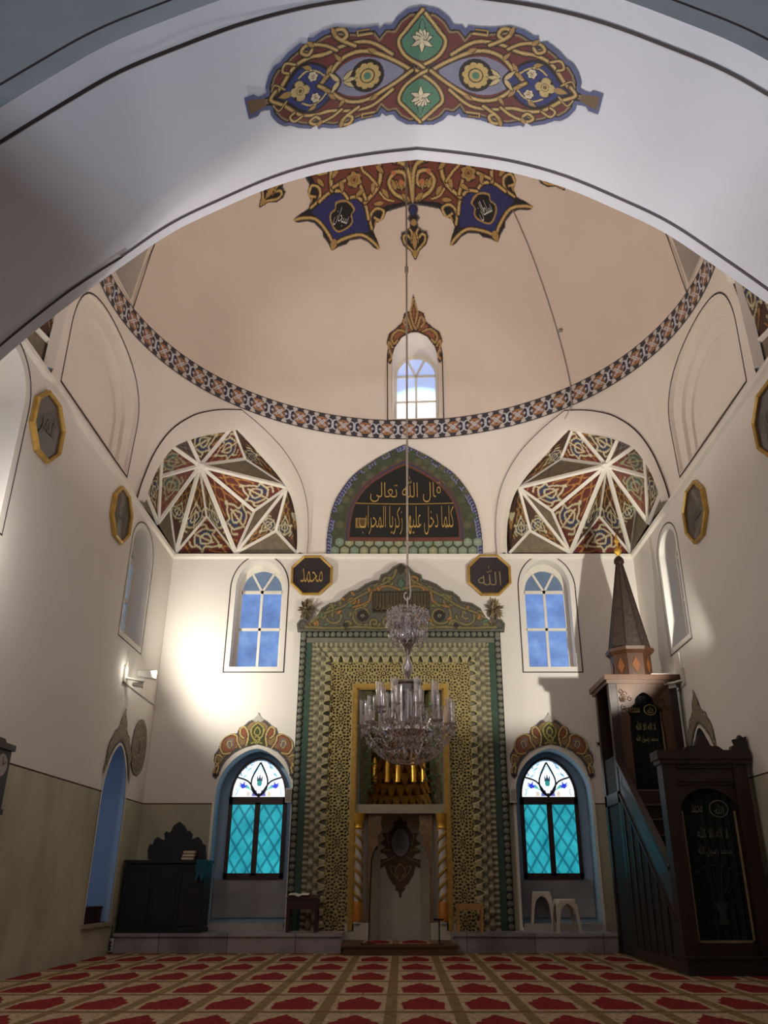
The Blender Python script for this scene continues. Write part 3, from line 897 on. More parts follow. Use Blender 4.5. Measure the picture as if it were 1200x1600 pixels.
def sector(c0):
    c = Cv(-2.3, 2.3, 0, 4.3, .0165)
    hf = [(0, 4.24), (2, 4.1), (4.5, 4.0), (5.5, 3.9), (9, 3.82), (12, 3.84), (14.5, 3.95), (17.2, 4.0), (15.5, 3.8), (13.6, 3.62), (14.4, 3.42), (17.5, 3.3), (18.5, 3.14), (24, 3.04), (30, 2.97)]
    ol = hf[::-1] + [(-a, r) for a, r in hf[1:]]
    body = [(0, 0)] + pl(ol)
    c.poly(body, (92, 88, 92)); c.poly([(0, 0)] + [((x) * (1 - .035 / max(.1, math.hypot(x, y))), y * (1 - .035 / max(.1, math.hypot(x, y)))) for x, y in pl(ol)], (30, 24, 24))
    c.poly([(0, 0)] + pl([(30, 2.88), (24, 2.92), (18, 3.0), (13, 3.2), (10, 3.3), (-10, 3.3), (-13, 3.2), (-18, 3.0), (-24, 2.92), (-30, 2.88)]), (122, 62, 46))
    c.clip = c.a.copy()
    c.poly(pl([(0, 4.05), (5, 3.82), (12, 3.62), (10.5, 3.4), (9, 3.1), (4, 2.98), (0, 3.06), (-4, 2.98), (-9, 3.1), (-10.5, 3.4), (-12, 3.62), (-5, 3.82)]), (44, 46, 104))
    w = .075
    for s in (1, -1):
        V = lambda L, k=w, **kw: c.vine(spl([pol(a * s, r) for a, r in L], 8), k, **kw)
        V([(0, 4.1), (3, 3.9), (9, 3.72), (14, 3.82), (17, 3.98)], .07)
        V([(13, 3.55), (11.5, 3.3), (13.5, 3.1), (17, 3.14), (16, 3.34), (13.5, 3.3)], .06)
        V([(11, 3.35), (8.5, 3.08), (4, 2.95), (0, 3.04)], .07)
        V([(30, 2.9), (26, 2.84), (21, 2.72), (18, 2.5), (21, 2.28), (26, 2.3), (27, 2.5), (24, 2.6), (21.5, 2.5)], .085)
        V([(30, 2.9), (29.6, 2.6), (28.6, 2.3), (26, 2.1), (20, 2.05)], .085)
        V([(8, 3.02), (12, 2.7), (13, 2.4), (10, 2.1), (4, 1.9)], .085)
        V([(8, 2.95), (4, 2.7), (0, 2.62)], .07)
        V([(12, 2.6), (7, 2.45), (2, 2.35), (0, 2.1)], .06)
        V([(21, 2.9), (17, 2.86), (14, 2.74)], .05)
        V([(20, 2.05), (12, 1.8), (8, 1.5), (12, 1.2), (22, 1.15)], .08); V([(28, 1.9), (26, 1.5), (18, 1.4)], .07)
        for a, r, an in ((15, 2.66, .5), (10, 2.55, 1.3), (6, 2.75, 2.1), (22, 2.66, 3.9), (24, 2.42, 1.0), (16.5, 2.95, 2.6), (14, 3.35, 1.0), (9, 2.2, .3), (25, 2.74, .2)):
            p = pol(a * s, r); c.leaf(p, an if s > 0 else PI - an, .26, .1, GOLD)
        for a, r in ((24.5, 2.5), (20, 2.3)): c.disc(pol(a * s, r), .06, (196, 120, 84))
    c.leaf(pol(0, 3.95), PI / 2, .3, .16, GOLD); c.flower(pol(0, 2.62), .17, 6, GOLD, (120, 60, 40))
    k = spl([pol(a, r) for a, r in ((0, 3.8), (3.2, 3.68), (5, 3.5), (3.8, 3.34), (4.4, 3.2), (0, 3.08), (-4.4, 3.2), (-3.8, 3.34), (-5, 3.5), (-3.2, 3.68))], 6, True)
    c.poly(k, GOLD); c.poly([(x * .86, 3.46 + (y - 3.46) * .88) for x, y in k], (22, 18, 20))
    return c


AZR = math.radians(4.2)
ros = thing('dome_rosette', 'red and gold painted rosette with blue lettered lobes in the crown of the dome', 'painted rosette')
cs = sector(0)
M_ink = mat('white_lettering', rgb(220, 220, 214), .6)
M_goldink = mat('gold_lettering', rgb(196, 160, 86), .45, .25)
words = ['سبحان', 'سلطان', 'رحمن', 'حنان', 'منان', 'برهان']
for k in range(6):
    ra = AZR + math.radians(60 * k - 30)
    rot = lambda X, Y, H, ra=ra: dpolar(X * math.cos(ra) + Y * math.sin(ra), -X * math.sin(ra) + Y * math.cos(ra), H)
    cs.mesh('lobe', rot, M_paint, ros)
    mb = MB()
    letter(mb, words[k], (0, 3.46), lambda x, y: tuple(float(q) for q in dpolar((x) * math.cos(ra) + (6.92 - y) * math.sin(ra), -(x) * math.sin(ra) + (6.92 - y) * math.cos(ra), 0, .03)), w=.34, h=.42)
    mb.build('lettering', M_ink, ros, fix=False)
cp = Cv(-.5, .5, 2.9, 4.3, .0165)
ol = [(0, 4.2), (.09, 4.06), (.12, 3.98), (.3, 3.84), (.36, 3.68), (.32, 3.54), (.2, 3.52), (.12, 3.46), (.1, 3.34), (.16, 3.26), (.1, 3.18), (.14, 3.06), (.09, 2.95), (0, 2.93)]
pf = ol + mx(ol)[::-1][1:-1]
cp.poly(pf, (104, 96, 100)); cp.poly(grow(pf, -.035), (28, 22, 22)); cp.clip = cp.a.copy()
for s in (1, -1):
    cp.vine([(s * x, y) for x, y in spl([(0, 4.12), (.08, 3.96), (.24, 3.8), (.27, 3.66), (.18, 3.62), (.07, 3.76)])], .055)
    cp.vine([(s * x, y) for x, y in spl([(0, 3.9), (.08, 3.76), (.05, 3.6), (.1, 3.5)])], .05)
cp.leaf((0, 3.95), -PI / 2, .4, .12, GOLD); cp.disc((0, 4.03), .07, GOLD); cp.disc((0, 3.36), .07, GOLD); cp.poly([(0, 3.22), (.09, 3.1), (0, 2.95), (-.09, 3.1)], (44, 46, 104))
for k in range(6):
    ra = AZR + math.radians(60 * k)
    cp.mesh('pendant', lambda X, Y, H: dpolar(X * math.cos(ra) + Y * math.sin(ra), -X * math.sin(ra) + Y * math.cos(ra), H, .02), M_paint, ros)

# ---- interlace band on the ring below the dome
per = 2 * PI * RR / 64
c = Cv(0, per, 0, .49, .0112)
c.poly([(-.1, -.1), (1, -.1), (1, .6), (-.1, .6)], (206, 196, 188))
for y in (.005, .485): c.stroke([(-.1, y), (1, y)], .035, (70, 58, 62))
c.poly([(-.1, .065), (1, .065), (1, .43), (-.1, .43)], (64, 60, 66))
for k in range(-1, 3):
    for y in (.07, .425): c.disc((per * k / 2, y), .07, (64, 60, 66)); c.disc((per * k / 2 + per / 4, y), .05, (206, 196, 188))
cxp = per / 2
c.disc((cxp, .245), .165, (140, 90, 56), .145); c.disc((cxp, .245), .05, (40, 36, 40), .025)
for s in (1, -1):
    sy = lambda L: [(x, .245 + s * (y - .245)) for x, y in L]
    c.stroke(sy(spl([(0, .245 - .02), (-.05 + .04, .13)], 3)), .02, (200, 200, 206))
    for q in (0, per):
        k = 1 if q == 0 else -1
        P = lambda L: [(q + k * x, y) for x, y in L]
        c.disc((q + k * .075, .245), .05, (44, 46, 70), .1)
        c.stroke(sy(P(spl([(.02, .245), (.02, .33), (.075, .375), (.13, .34), (.2, .27), (.27, .2), (.32, .16)]))), .026, (206, 204, 208))
        c.stroke(sy(P(spl([(.10, .29), (.15, .35), (.25, .375), (.3, .3)]))), .02, (176, 126, 80))
        c.poly(P([(.05, .245), (.09, .28), (.13, .245), (.09, .21)]), (190, 188, 196))
bd = thing('painted_ring_band', 'painted interlace band in blue, white and copper running round the base of the dome', 'painted band')
def ringmap(k0):
    def fn(X, Y, H):
        a = AZR + (X + k0 * per) / RR
        return DC[0] + (RR - .012) * np.sin(a), DC[1] + (RR - .012) * np.cos(a), ZR0 - .01 + Y
    return fn
# the repeats are welded into eight lengths of band
tile_c, tile_a = c.c[:, :-1], c.a[:, :-1]
for seg in range(8):
    L = Cv(0, per * 8, 0, .49, per / (c.nx - 1)); n = (c.nx - 1) * 8 + 1
    L.nx, L.ny = n, c.ny; L.x = np.linspace(0, per * 8, n); L.y = c.y; L.X, L.Y = np.meshgrid(L.x, L.y)
    L.c = np.concatenate([np.tile(tile_c, (1, 8, 1)), c.c[:, -1:]], 1); L.a = np.ones((L.ny, L.nx), bool); L.h = np.zeros((L.ny, L.nx))
    L.mesh('band_length', ringmap(seg * 8), M_paint, bd)
mb = MB()
for i in range(96):
    a0, a1 = 2 * PI * i / 96, 2 * PI * (i + 1) / 96
    P = lambda a, r, z: (DC[0] + r * math.sin(a), DC[1] + r * math.cos(a), z)
    prof = [(RR, ZR0 - .02), (RR + .02, ZR0), (RR + .02, ZR1), (RR, ZR1 + .001)]
    mb.strip([P(a0, r, z) for r, z in prof], [P(a1, r, z) for r, z in prof])
struct(mb.build('trim_4', M_dome, smooth=True))

# ---- folded squinches
V = {}
fpl = [facet(7, -1, 0, -0.0), facet(7, 1, 0), facet(7, 0, .84)]
nrm = (fpl[1] - fpl[0]).cross(fpl[2] - fpl[0]).normalized()
if nrm.dot(Vector((-1, 1, 0))) < 0: nrm = -nrm                              # outward, into the corner
p0 = fpl[0] + nrm * .07
V['H'] = onPlane(312, 727, (-3.62, 15.3, 8.6), Vector((.5, -.62, .0)).normalized())
for n, p in dict(A1=(446, 763), A2=(363, 671), A3=(289, 676), A4=(257, 691), R=(223, 752), X1=(462, 806), X2=(411, 704), X3=(326, 661), X4=(232, 716), X5=(209, 768)).items():
    q = onPlane(p[0], p[1], p0, nrm); V[n] = q + (q - (fpl[0] + fpl[1]) / 2) * .035
for n, p in dict(B0=(463, 864), B1=(368, 864), C=(274, 864), N3=(431, 829), N4=(323, 806)).items(): V[n] = onY(p[0], p[1], YB + .02)
for n, p in dict(L1=(246, 817), L2=(211, 776), M1=(265, 793)).items(): V[n] = onX(p[0], p[1], XL - .02)
V['N2'] = onPlane(397, 798, p0 + nrm * .75, nrm); V['N1'] = onPlane(383, 717, p0 + nrm * .5, nrm); V['N5'] = onPlane(249.5, 744, p0 + nrm * .55, nrm)
PF = [('H', 'A3', 'A2', 1), ('H', 'A2', 'N1', 0), ('A2', 'N1', 'A1', 1), ('H', 'A1', 'N2', 0), ('H', 'N2', 'B1', 0), ('A1', 'B1', 'N3', 1), ('A1', 'N3', 'B0', 1),
      ('H', 'B1', 'N4', 1), ('N4', 'B1', 'C', 0), ('H', 'N4', 'C', 1), ('H', 'M1', 'C', 1), ('H', 'N5', 'L1', 2), ('H', 'A4', 'N5', 2), ('A4', 'A3', 'H', 3), ('A4', 'N5', 'R', 1), ('R', 'N5', 'L1', 1), ('H', 'L1', 'M1', 2),
      ('A1', 'X1', 'B0', 1), ('A2', 'X2', 'A1', 1), ('A3', 'X3', 'A2', 1), ('A4', 'X4', 'R', 1), ('R', 'X5', 'L1', 1)]
GF = [('H', 'N1', 'A1'), ('N2', 'A1', 'B1'), ('N3', 'B1', 'B0'), ('M1', 'C', 'L1'), ('R', 'L1', 'L2')]
RB = ['H A2', 'H A3', 'H A4', 'H N1', 'H A1', 'A2 N1', 'N1 A1', 'H N2', 'N2 A1', 'N2 B1', 'H B1', 'A1 B1', 'A1 N3', 'N3 B1', 'N3 B0', 'H N4', 'N4 B1', 'N4 C', 'H C', 'H L1', 'H N5', 'A4 N5', 'N5 L1', 'M1 C', 'R L1']
M_greyshade = mat('drab_shade_paint', rgb(124, 112, 92), .8, var=.2, scale=9)  # plain grey-brown facets, shade of their under-facing tilt put into the colour
M_conch = mat('squinch_brown_paint', rgb(92, 66, 54), .85)  # dark brown paint of the backing shell
GROUND = [(104, 46, 38), (78, 52, 38), (110, 62, 52), (76, 66, 66)]


def tri_canvas(A, B, Cc, kind, seed):
    e1 = (B - A).normalized(); n = e1.cross(Cc - A).normalized(); e2 = n.cross(e1)
    loc = [(0.0, 0.0), ((B - A).dot(e1), 0.0), ((Cc - A).dot(e1), (Cc - A).dot(e2))]
    xs, ys = [p[0] for p in loc], [p[1] for p in loc]
    c = Cv(min(xs), max(xs), min(ys), max(ys), .02); c.poly(loc, GROUND[kind]); c.clip = c.a.copy()
    a, b, d = (math.dist(loc[1], loc[2]), math.dist(loc[0], loc[2]), math.dist(loc[0], loc[1])); P = a + b + d
    ic = ((a * loc[0][0] + b * loc[1][0] + d * loc[2][0]) / P, (a * loc[0][1] + b * loc[1][1] + d * loc[2][1]) / P)
    r = abs((loc[1][0] - loc[0][0]) * (loc[2][1] - loc[0][1]) - (loc[2][0] - loc[0][0]) * (loc[1][1] - loc[0][1])) / P
    far = max(loc, key=lambda p: math.dist(p, ic)); ang = math.atan2(far[1] - ic[1], far[0] - ic[0]); L = math.dist(far, ic)
    ca, sa = math.cos(ang), math.sin(ang); r *= 1.22
    T = lambda q: [(ic[0] + x * ca - y * sa, ic[1] + x * sa + y * ca) for x, y in q]
    cream, tan, blue = [((206, 198, 160), (176, 122, 62), (58, 60, 92)), ((196, 186, 150), (170, 124, 64), (50, 54, 84)), ((150, 150, 116), (140, 96, 62), (84, 96, 84)), ((120, 112, 110), (120, 96, 70), (60, 58, 84))][kind]
    w = max(.028, r * .1)
    for s in (1, -1):
        Y = lambda q: T([(x * r, y * r * s) for x, y in q])
        c.stroke(Y(spl([(-.9, .75), (-.55, .95), (-.2, 1.1), (.2, .8), (.5, .9)])), w * .8, tan)
        c.stroke(Y(spl([(.5, .45), (1.0, .38), (1.5, .2), (1.7, .42), (1.45, .5)])), w * .8, tan)
        for g in range(2):
            x = 1.6 + g * .9
            if x * r < L * .85: c.stroke(Y(spl([(x - .5, .05), (x, .22), (x + .35, .02), (x + .5, -.1)])), w * .75, tan)
        c.poly(Y(spl([(-.55, .3), (-.1, .5), (.3, .85), (.1, .25), (-.2, .1)], 5, True)), blue)
        c.stroke(Y(spl([(-.6, .12), (-.35, .5), (.1, .6), (.34, .9), (.2, .42), (.55, .25), (.9, .0)])), w, cream)
        c.stroke(Y(spl([(-.7, .5), (-.45, .72), (-.2, .55)])), w, cream)
        c.stroke(Y(spl([(-.3, .0), (-.1, .3), (.25, .18), (.4, -.0)])), w, cream)
    c.stroke(T([(-.7 * r, 0), (.5 * r, 0)]), w, cream); c.disc(T([(.95 * r, 0)])[0], w * 1.1, cream)
    return c, (lambda X, Y, H: tuple(A[i] + X * e1[i] + Y * e2[i] for i in range(3)))


def squinch(label, flx, fly, seed):
    f = lambda v: Vector((.05 - v.x if flx else v.x, 23.14 - v.y if fly else v.y, v.z))
    W = {k: f(v) for k, v in V.items()}
    root = thing('squinch', label, 'squinch', W['C'], 'folded painted squinches')
    hub = W['H']; inner = Vector(((W['B0'].x + W['L2'].x) / 2, (W['B0'].y + W['L2'].y) / 2, 8.3)); inn = (inner - hub).normalized()
    ok = lambda q: not (fly and (set(q) & {'B0', 'B1', 'N3', 'A1', 'N2', 'N1', 'A2', 'X1', 'X2', 'X3'}))      # only the wall side of the front pair is in view
    for i, (a, b, d, kind) in enumerate(PF):
        if not ok((a, b, d)): continue
        cv, fn = tri_canvas(W[a], W[b], W[d], kind, seed + i)
        o = cv.mesh('painted_panel', lambda X, Y, H: tuple(q - W['C'][j] for j, q in enumerate(fn(X, Y, H))), M_paint, root, smooth=False)
    for a, b, d in GF:
        if not ok((a, b, d)): continue
        mb = MB(); mb.add([W[k] - W['C'] for k in (a, b, d)], [(0, 1, 2)]); o = mb.build('plain_panel', M_greyshade, root); o['label'] = 'plain drab facet'
    for e in RB:
        if not ok(e.split()): continue
        a, b = [W[k] for k in e.split()]; mb = MB(); off = inn * .012 - W['C']
        mb.bar(a + off, b + off, .075, .06, up=inn); mb.build('rib', M_white, root)
    mb = MB(); mb.lathe([(.0, .07), (.08, .05), (.11, 0), (.08, -.05), (0, -.07)], hub - W['C'] + inn * .02, 12); mb.build('hub', M_white, root, smooth=True)
    # plastered shell behind the folds
    if fly:
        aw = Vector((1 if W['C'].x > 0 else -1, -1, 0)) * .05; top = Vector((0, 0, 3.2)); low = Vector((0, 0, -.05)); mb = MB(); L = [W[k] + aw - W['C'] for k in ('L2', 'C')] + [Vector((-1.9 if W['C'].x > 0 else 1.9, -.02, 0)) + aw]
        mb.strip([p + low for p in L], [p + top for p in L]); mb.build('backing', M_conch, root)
        return root
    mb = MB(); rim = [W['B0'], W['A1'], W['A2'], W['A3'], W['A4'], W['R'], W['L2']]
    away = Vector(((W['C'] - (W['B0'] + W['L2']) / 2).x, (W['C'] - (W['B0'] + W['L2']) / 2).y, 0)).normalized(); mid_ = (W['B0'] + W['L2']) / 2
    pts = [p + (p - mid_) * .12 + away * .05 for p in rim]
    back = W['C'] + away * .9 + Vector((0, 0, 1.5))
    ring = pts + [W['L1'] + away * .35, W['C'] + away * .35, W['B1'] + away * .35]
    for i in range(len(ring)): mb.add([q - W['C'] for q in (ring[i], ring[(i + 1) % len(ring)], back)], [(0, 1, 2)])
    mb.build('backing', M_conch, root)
    return root


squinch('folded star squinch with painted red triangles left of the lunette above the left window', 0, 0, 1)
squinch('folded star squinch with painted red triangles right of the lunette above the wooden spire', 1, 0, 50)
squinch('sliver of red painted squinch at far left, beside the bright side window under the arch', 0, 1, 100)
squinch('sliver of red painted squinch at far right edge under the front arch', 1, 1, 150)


# ---- lunette with two lines of gold script above the mihrab
def bfacet(X, Z, off):
    t = (Z - ZC) / (ZR0 - ZC); th = np.arcsin(np.clip((X - DC[0]) / RR, -1, 1))
    return YB + (DC[1] + RR * np.cos(th) - YB) * t - off


c = Cv(-1.7, 1.8, 7.5, 10.15, .0125); lc = .055
def ogive(hw, z0, h):
    q = [(lc + hw * x, z0 + h * z) for x, z in spl([(0, 1), (.2, .93), (.41, .84), (.69, .68), (.9, .457), (.975, .26), (1, .1), (1, 0)], 6)]
    return [(2 * lc - x, z) for x, z in q][::-1][:-1] + q
lo = ogive(1.685, 7.5, 2.6)
sc = lambda k, kb: [(lc + (x - lc) * k, 7.5 + (z - 7.5) * kb) for x, z in lo]
c.poly(lo, (58, 52, 72)); c.poly(sc(.985, .99), (132, 132, 168)); c.poly(sc(.93, .95), (54, 48, 52)); c.poly(sc(.922, .944), (70, 74, 52))
c.clip = c.a.copy()
dl = np.cumsum([0] + [math.dist(a, b) for a, b in zip(lo, lo[1:])])
for i in range(86):                                            # leaf border
    q = dl[-1] * (i + .5) / 86; k = int(np.searchsorted(dl, q)) - 1; fr = (q - dl[k]) / (dl[k + 1] - dl[k])
    a = (lo[k][0] + (lo[k + 1][0] - lo[k][0]) * fr, lo[k][1] + (lo[k + 1][1] - lo[k][1]) * fr); m = (lc + (a[0] - lc) * .97, 7.5 + (a[1] - 7.5) * .978)
    an = math.atan2(lo[k + 1][1] - lo[k][1], lo[k + 1][0] - lo[k][0])
    for s in (-1, 1): c.leaf(m, an + (2.5 * s if i < 43 else .64 * s), .085, .04, (58, 60, 92), None)
rn = random.Random(5)
innr = ogive(1.29, 7.8, 1.92)
for j in range(13):
    for i in range(17):
        x = -1.66 + i * .212 + (.106 if j % 2 else 0); z = 7.58 + j * .19
        g = rn.choice([(78, 84, 62), (68, 76, 54), (88, 88, 64), (62, 68, 50)]) if z > 7.9 else rn.choice([(138, 150, 128), (124, 142, 120), (150, 152, 118)])
        if True:
            if ((x - lc) / 1.58) ** 2 + max(0, (z - 7.9) / 2.05) ** 2 < 1:
                c.poly([(x + .1 * math.cos(a * PI / 3 + PI / 6), z + .1 * math.sin(a * PI / 3 + PI / 6)) for a in range(6)], g)
                c.disc((x, z), .05, tuple(int(q * .74) for q in g))
                for a in range(6): c.leaf((x, z), a * PI / 3, .075, .03, tuple(min(255, int(q * 1.12)) for q in g), None)
c.poly(innr, (108, 62, 48))
for i in range(90):
    k = int(i / 90 * (len(innr) - 1)); a = innr[k]; b = innr[k + 1]; fr = i / 90 * (len(innr) - 1) - k
    p = (a[0] + (b[0] - a[0]) * fr, a[1] + (b[1] - a[1]) * fr); c.disc((lc + (p[0] - lc) * .965, 8.4 + (p[1] - 8.4) * .96), .028, (60, 62, 84))
c.poly(ogive(1.18, 7.88, 1.7), (26, 24, 22))
c.stroke([(-1.0, 8.66), (1.12, 8.66)], .02, (150, 118, 62)); 
c.poly([(-1.0, 8.1), (-.78, 8.1), (-.78, 8.32), (-1.0, 8.32)], (150, 118, 62)); c.poly([(-.97, 8.13), (-.81, 8.13), (-.81, 8.29), (-.97, 8.29)], (92, 72, 40))
lun = thing('painted_lunette', 'pointed painted lunette with gold script on black above the mihrab', 'painted lunette', (lc, YB - .02, 7.5))
ob = c.mesh('field', lambda X, Y, H: (X, bfacet(X, Y, .02), Y), M_paint); ob.parent = lun; ob.data.transform(Matrix.Translation(-lun.location))
mb = MB(); fnl = lambda x, z: Vector((x, float(bfacet(np.array(x), np.array(z), .032)), z)) - lun.location
letter(mb, 'قال الله تعالى', (.08, 9.0), fnl, w=1.55, h=.62, bold=.0)
letter(mb, 'كلما دخل عليها زكريا المحراب', (.1, 8.27), fnl, w=2.05, h=.66, bold=.0)
mb.build('lettering', M_goldink, lun, fix=False)


# ---- painted crests over the openings
def crest(c, ol, cols, ax, scale=1.0):
    """ol: outer half outline, tip first then down to the foot, then back up along the arch"""
    fullp = ol + mx(ol, ax)[::-1][1:-1] if abs(ol[-1][0] - ax) < 1e-6 else ol + mx(ol, ax)[::-1]
    c.poly(fullp, cols[0]); c.poly(grow(fullp, -.035 * scale), cols[1]); c.poly(grow(fullp, -.05 * scale), cols[2]); c.clip = c.a.copy()
    return fullp


def big_crest(name, label, ax, shade):
    c = Cv(ax - .9, ax + .9, 2.85, 4.22, .0125)
    h = [(0, 4.18), (.03, 4.09), (.08, 4.03), (.17, 3.99), (.27, 3.9), (.36, 3.86), (.4, 3.75), (.5, 3.75), (.62, 3.69), (.71, 3.58), (.74, 3.44), (.81, 3.34), (.80, 3.22), (.77, 3.14),
         (.81, 3.04), (.80, 2.95), (.73, 2.89), (.67, 2.96), (.66, 3.05), (.62, 3.16), (.56, 3.26), (.44, 3.38), (.24, 3.48), (.06, 3.53), (0, 3.54)]
    ol = [(ax + x, z) for x, z in h]
    crest(c, ol, [(92, 88, 94), (52, 42, 36), (150, 124, 86)], ax)
    c.poly([(ax - .2, 3.5), (ax + .2, 3.5), (ax + .14, 3.86), (ax, 3.98), (ax - .14, 3.86)], (70, 74, 44))
    c.poly([(ax - .12, 4.0), (ax, 4.14), (ax + .12, 4.0), (ax, 3.94)], (190, 188, 176))
    yel = (186, 172, 92)
    for s in (1, -1):
        S = lambda q: [(ax + s * x, z) for x, z in q]
        c.vine(S(spl([(0, 3.96), (.12, 3.84), (.1, 3.7), (0, 3.6), (-.1, 3.56)])), .028, yel, (52, 48, 28), None)
        c.vine(S(spl([(0, 3.88), (.06, 3.76), (-.06, 3.64), (0, 3.54)])), .024, yel, (52, 48, 28), None)
        c.poly(S(spl([(.2, 3.62), (.2, 3.78), (.3, 3.86), (.36, 3.78), (.28, 3.7)], 5, True)), (150, 84, 58))
        c.poly(S(spl([(.4, 3.5), (.42, 3.68), (.54, 3.7), (.66, 3.58), (.66, 3.42), (.56, 3.34)], 5, True)), (150, 92, 62))
        c.poly(S(spl([(.44, 3.5), (.46, 3.64), (.56, 3.64), (.6, 3.54), (.52, 3.46)], 5, True)), (132, 120, 124))
        c.vine(S(spl([(.2, 3.52), (.17, 3.7), (.24, 3.86), (.33, 3.84), (.33, 3.72), (.26, 3.66)])), .035, (196, 166, 104))
        c.vine(S(spl([(.3, 3.47), (.38, 3.6), (.4, 3.7), (.52, 3.73), (.66, 3.64), (.7, 3.48), (.62, 3.36), (.5, 3.38)])), .035, (196, 166, 104))
        c.vine(S(spl([(.48, 3.5), (.5, 3.6), (.57, 3.58), (.55, 3.5), (.5, 3.46)])), .022, (196, 178, 130))
        c.vine(S(spl([(.64, 3.3), (.74, 3.34), (.77, 3.22), (.7, 3.12), (.74, 2.98), (.78, 3.06), (.7, 3.2)])), .03, (196, 166, 104))
        c.disc((ax + s * .745, 2.97), .035, (60, 44, 34))
    o = c.mesh(name, lambda X, Y, H: (X, YB - .018 + 0 * X, Y), M_paint)
    return own(tag(o, label, 'painted crest', 'painted crests over the openings'))


big_crest('painted_crest', 'red and gold painted crest over the left stained-glass window', -2.83, 1)
big_crest('painted_crest', 'red and gold painted crest over the right stained-glass window', 2.89, 1)


def side_crest(label, f, cu, zoff, flip):
    c = Cv(-.82, .82, 2.6, 4.0, .014)
    h = [(0, 3.93), (.06, 3.78), (.15, 3.7), (.2, 3.56), (.3, 3.5), (.42, 3.46), (.46, 3.36), (.58, 3.26), (.64, 3.12), (.66, 2.9), (.72, 2.8), (.68, 2.66), (.64, 2.76), (.58, 2.86), (.46, 3.04), (.28, 3.2), (.1, 3.3), (0, 3.32)]
    crest(c, h, [(104, 96, 84), (84, 74, 62), (138, 128, 108)], 0)
    for s in (1, -1):
        S = lambda q: [(s * x, z) for x, z in q]
        for q in ([(0, 3.86), (.1, 3.66), (.06, 3.5), (-.02, 3.4)], [(.12, 3.4), (.16, 3.58), (.26, 3.5), (.2, 3.4)], [(.26, 3.3), (.34, 3.44), (.46, 3.36), (.4, 3.24), (.32, 3.3)],
                  [(.46, 3.14), (.54, 3.26), (.6, 3.1), (.52, 3.04)], [(.58, 2.96), (.66, 2.92), (.64, 2.76)]):
            c.vine(S(spl(q)), .03, (176, 160, 128), (84, 72, 58), None)
    o = c.mesh('painted_crest', lambda X, Y, H: tuple(np.asarray(q) for q in (np.full_like(X, (XL + .02) if flip else (XR - .02)), cu + X, Y + zoff)), M_paint)
    return own(tag(o, label, 'painted crest', 'painted crests over the openings'))


side_crest('faded grey-brown painted crest over the arched opening in the left wall', fL, 14.66, 0, 1)
side_crest('faded grey-brown painted crest over the arched opening right of the wooden tower', fR, 13.9, .17, 0)

c = Cv(-.5, .5, -.6, .6, .014); c.disc((0, 0), .44, (112, 104, 90), .51); c.disc((0, 0), .41, (146, 138, 118), .48); c.disc((0, 0), .37, (120, 110, 94), .44); c.clip = c.a.copy()
for k in range(10):
    a = 2 * PI * k / 10; c.vine(spl([(.05 * math.cos(a), .06 * math.sin(a)), (.2 * math.cos(a + .3), .24 * math.sin(a + .3)), (.3 * math.cos(a - .1), .37 * math.sin(a - .1)), (.24 * math.cos(a - .3), .3 * math.sin(a - .3))]), .022, (168, 156, 128), (88, 78, 66), None)
c.disc((0, 0), .13, (150, 142, 120), .17); c.disc((0, 0), .1, (104, 94, 80), .13)
o = c.mesh('painted_oval', lambda X, Y, H: (np.full_like(X, XL + .02), 15.68 + X, 3.38 + Y), M_paint)
own(tag(o, 'faded oval painted medallion on the left wall beside the corner', 'painted medallion'))

# crest over the dome window
sph, onSd, fd = dwin(azs[0])
c = Cv(-.75, .75, 11.9, 13.7, .0155)
h = [(0, 13.62), (.06, 13.4), (.1, 13.28), (.24, 13.22), (.28, 13.05), (.42, 12.92), (.6, 12.8), (.66, 12.6), (.6, 12.42), (.66, 12.2), (.58, 12.1), (.53, 12.2), (.53, 12.3), (.46, 12.5), (.3, 12.72), (.1, 12.82), (0, 12.83)]
crest(c, h, [(70, 50, 40), (104, 66, 46), (150, 92, 62)], 0)
for s in (1, -1):
    S = lambda q: [(s * x, z) for x, z in q]
    for q in ([(0, 13.5), (.08, 13.26), (.02, 13.0), (-.04, 12.9)], [(.06, 12.9), (.16, 13.14), (.24, 13.04), (.16, 12.94)], [(.2, 12.84), (.36, 12.88), (.52, 12.76), (.5, 12.58), (.4, 12.66)], [(.52, 12.5), (.6, 12.62), (.6, 12.46), (.54, 12.3), (.6, 12.2)]):
        c.vine(S(spl(q)), .05, (176, 140, 90), (60, 40, 30), None)
def domecrest(X, Y, H):
    el = np.arcsin(np.clip((Y - ZR1) / RR, -1, 1)); az = azs[0] + np.arcsin(np.clip(X / (RR * np.cos(el)), -1, 1)); q = RR - .02
    return DC[0] + q * np.cos(el) * np.sin(az), DC[1] + q * np.cos(el) * np.cos(az), ZR1 + q * np.sin(el)
o = c.mesh('painted_crest', domecrest, M_paint)
own(tag(o, 'copper and gold painted crest over the bright window in the dome', 'painted crest', 'painted crests over the openings'))
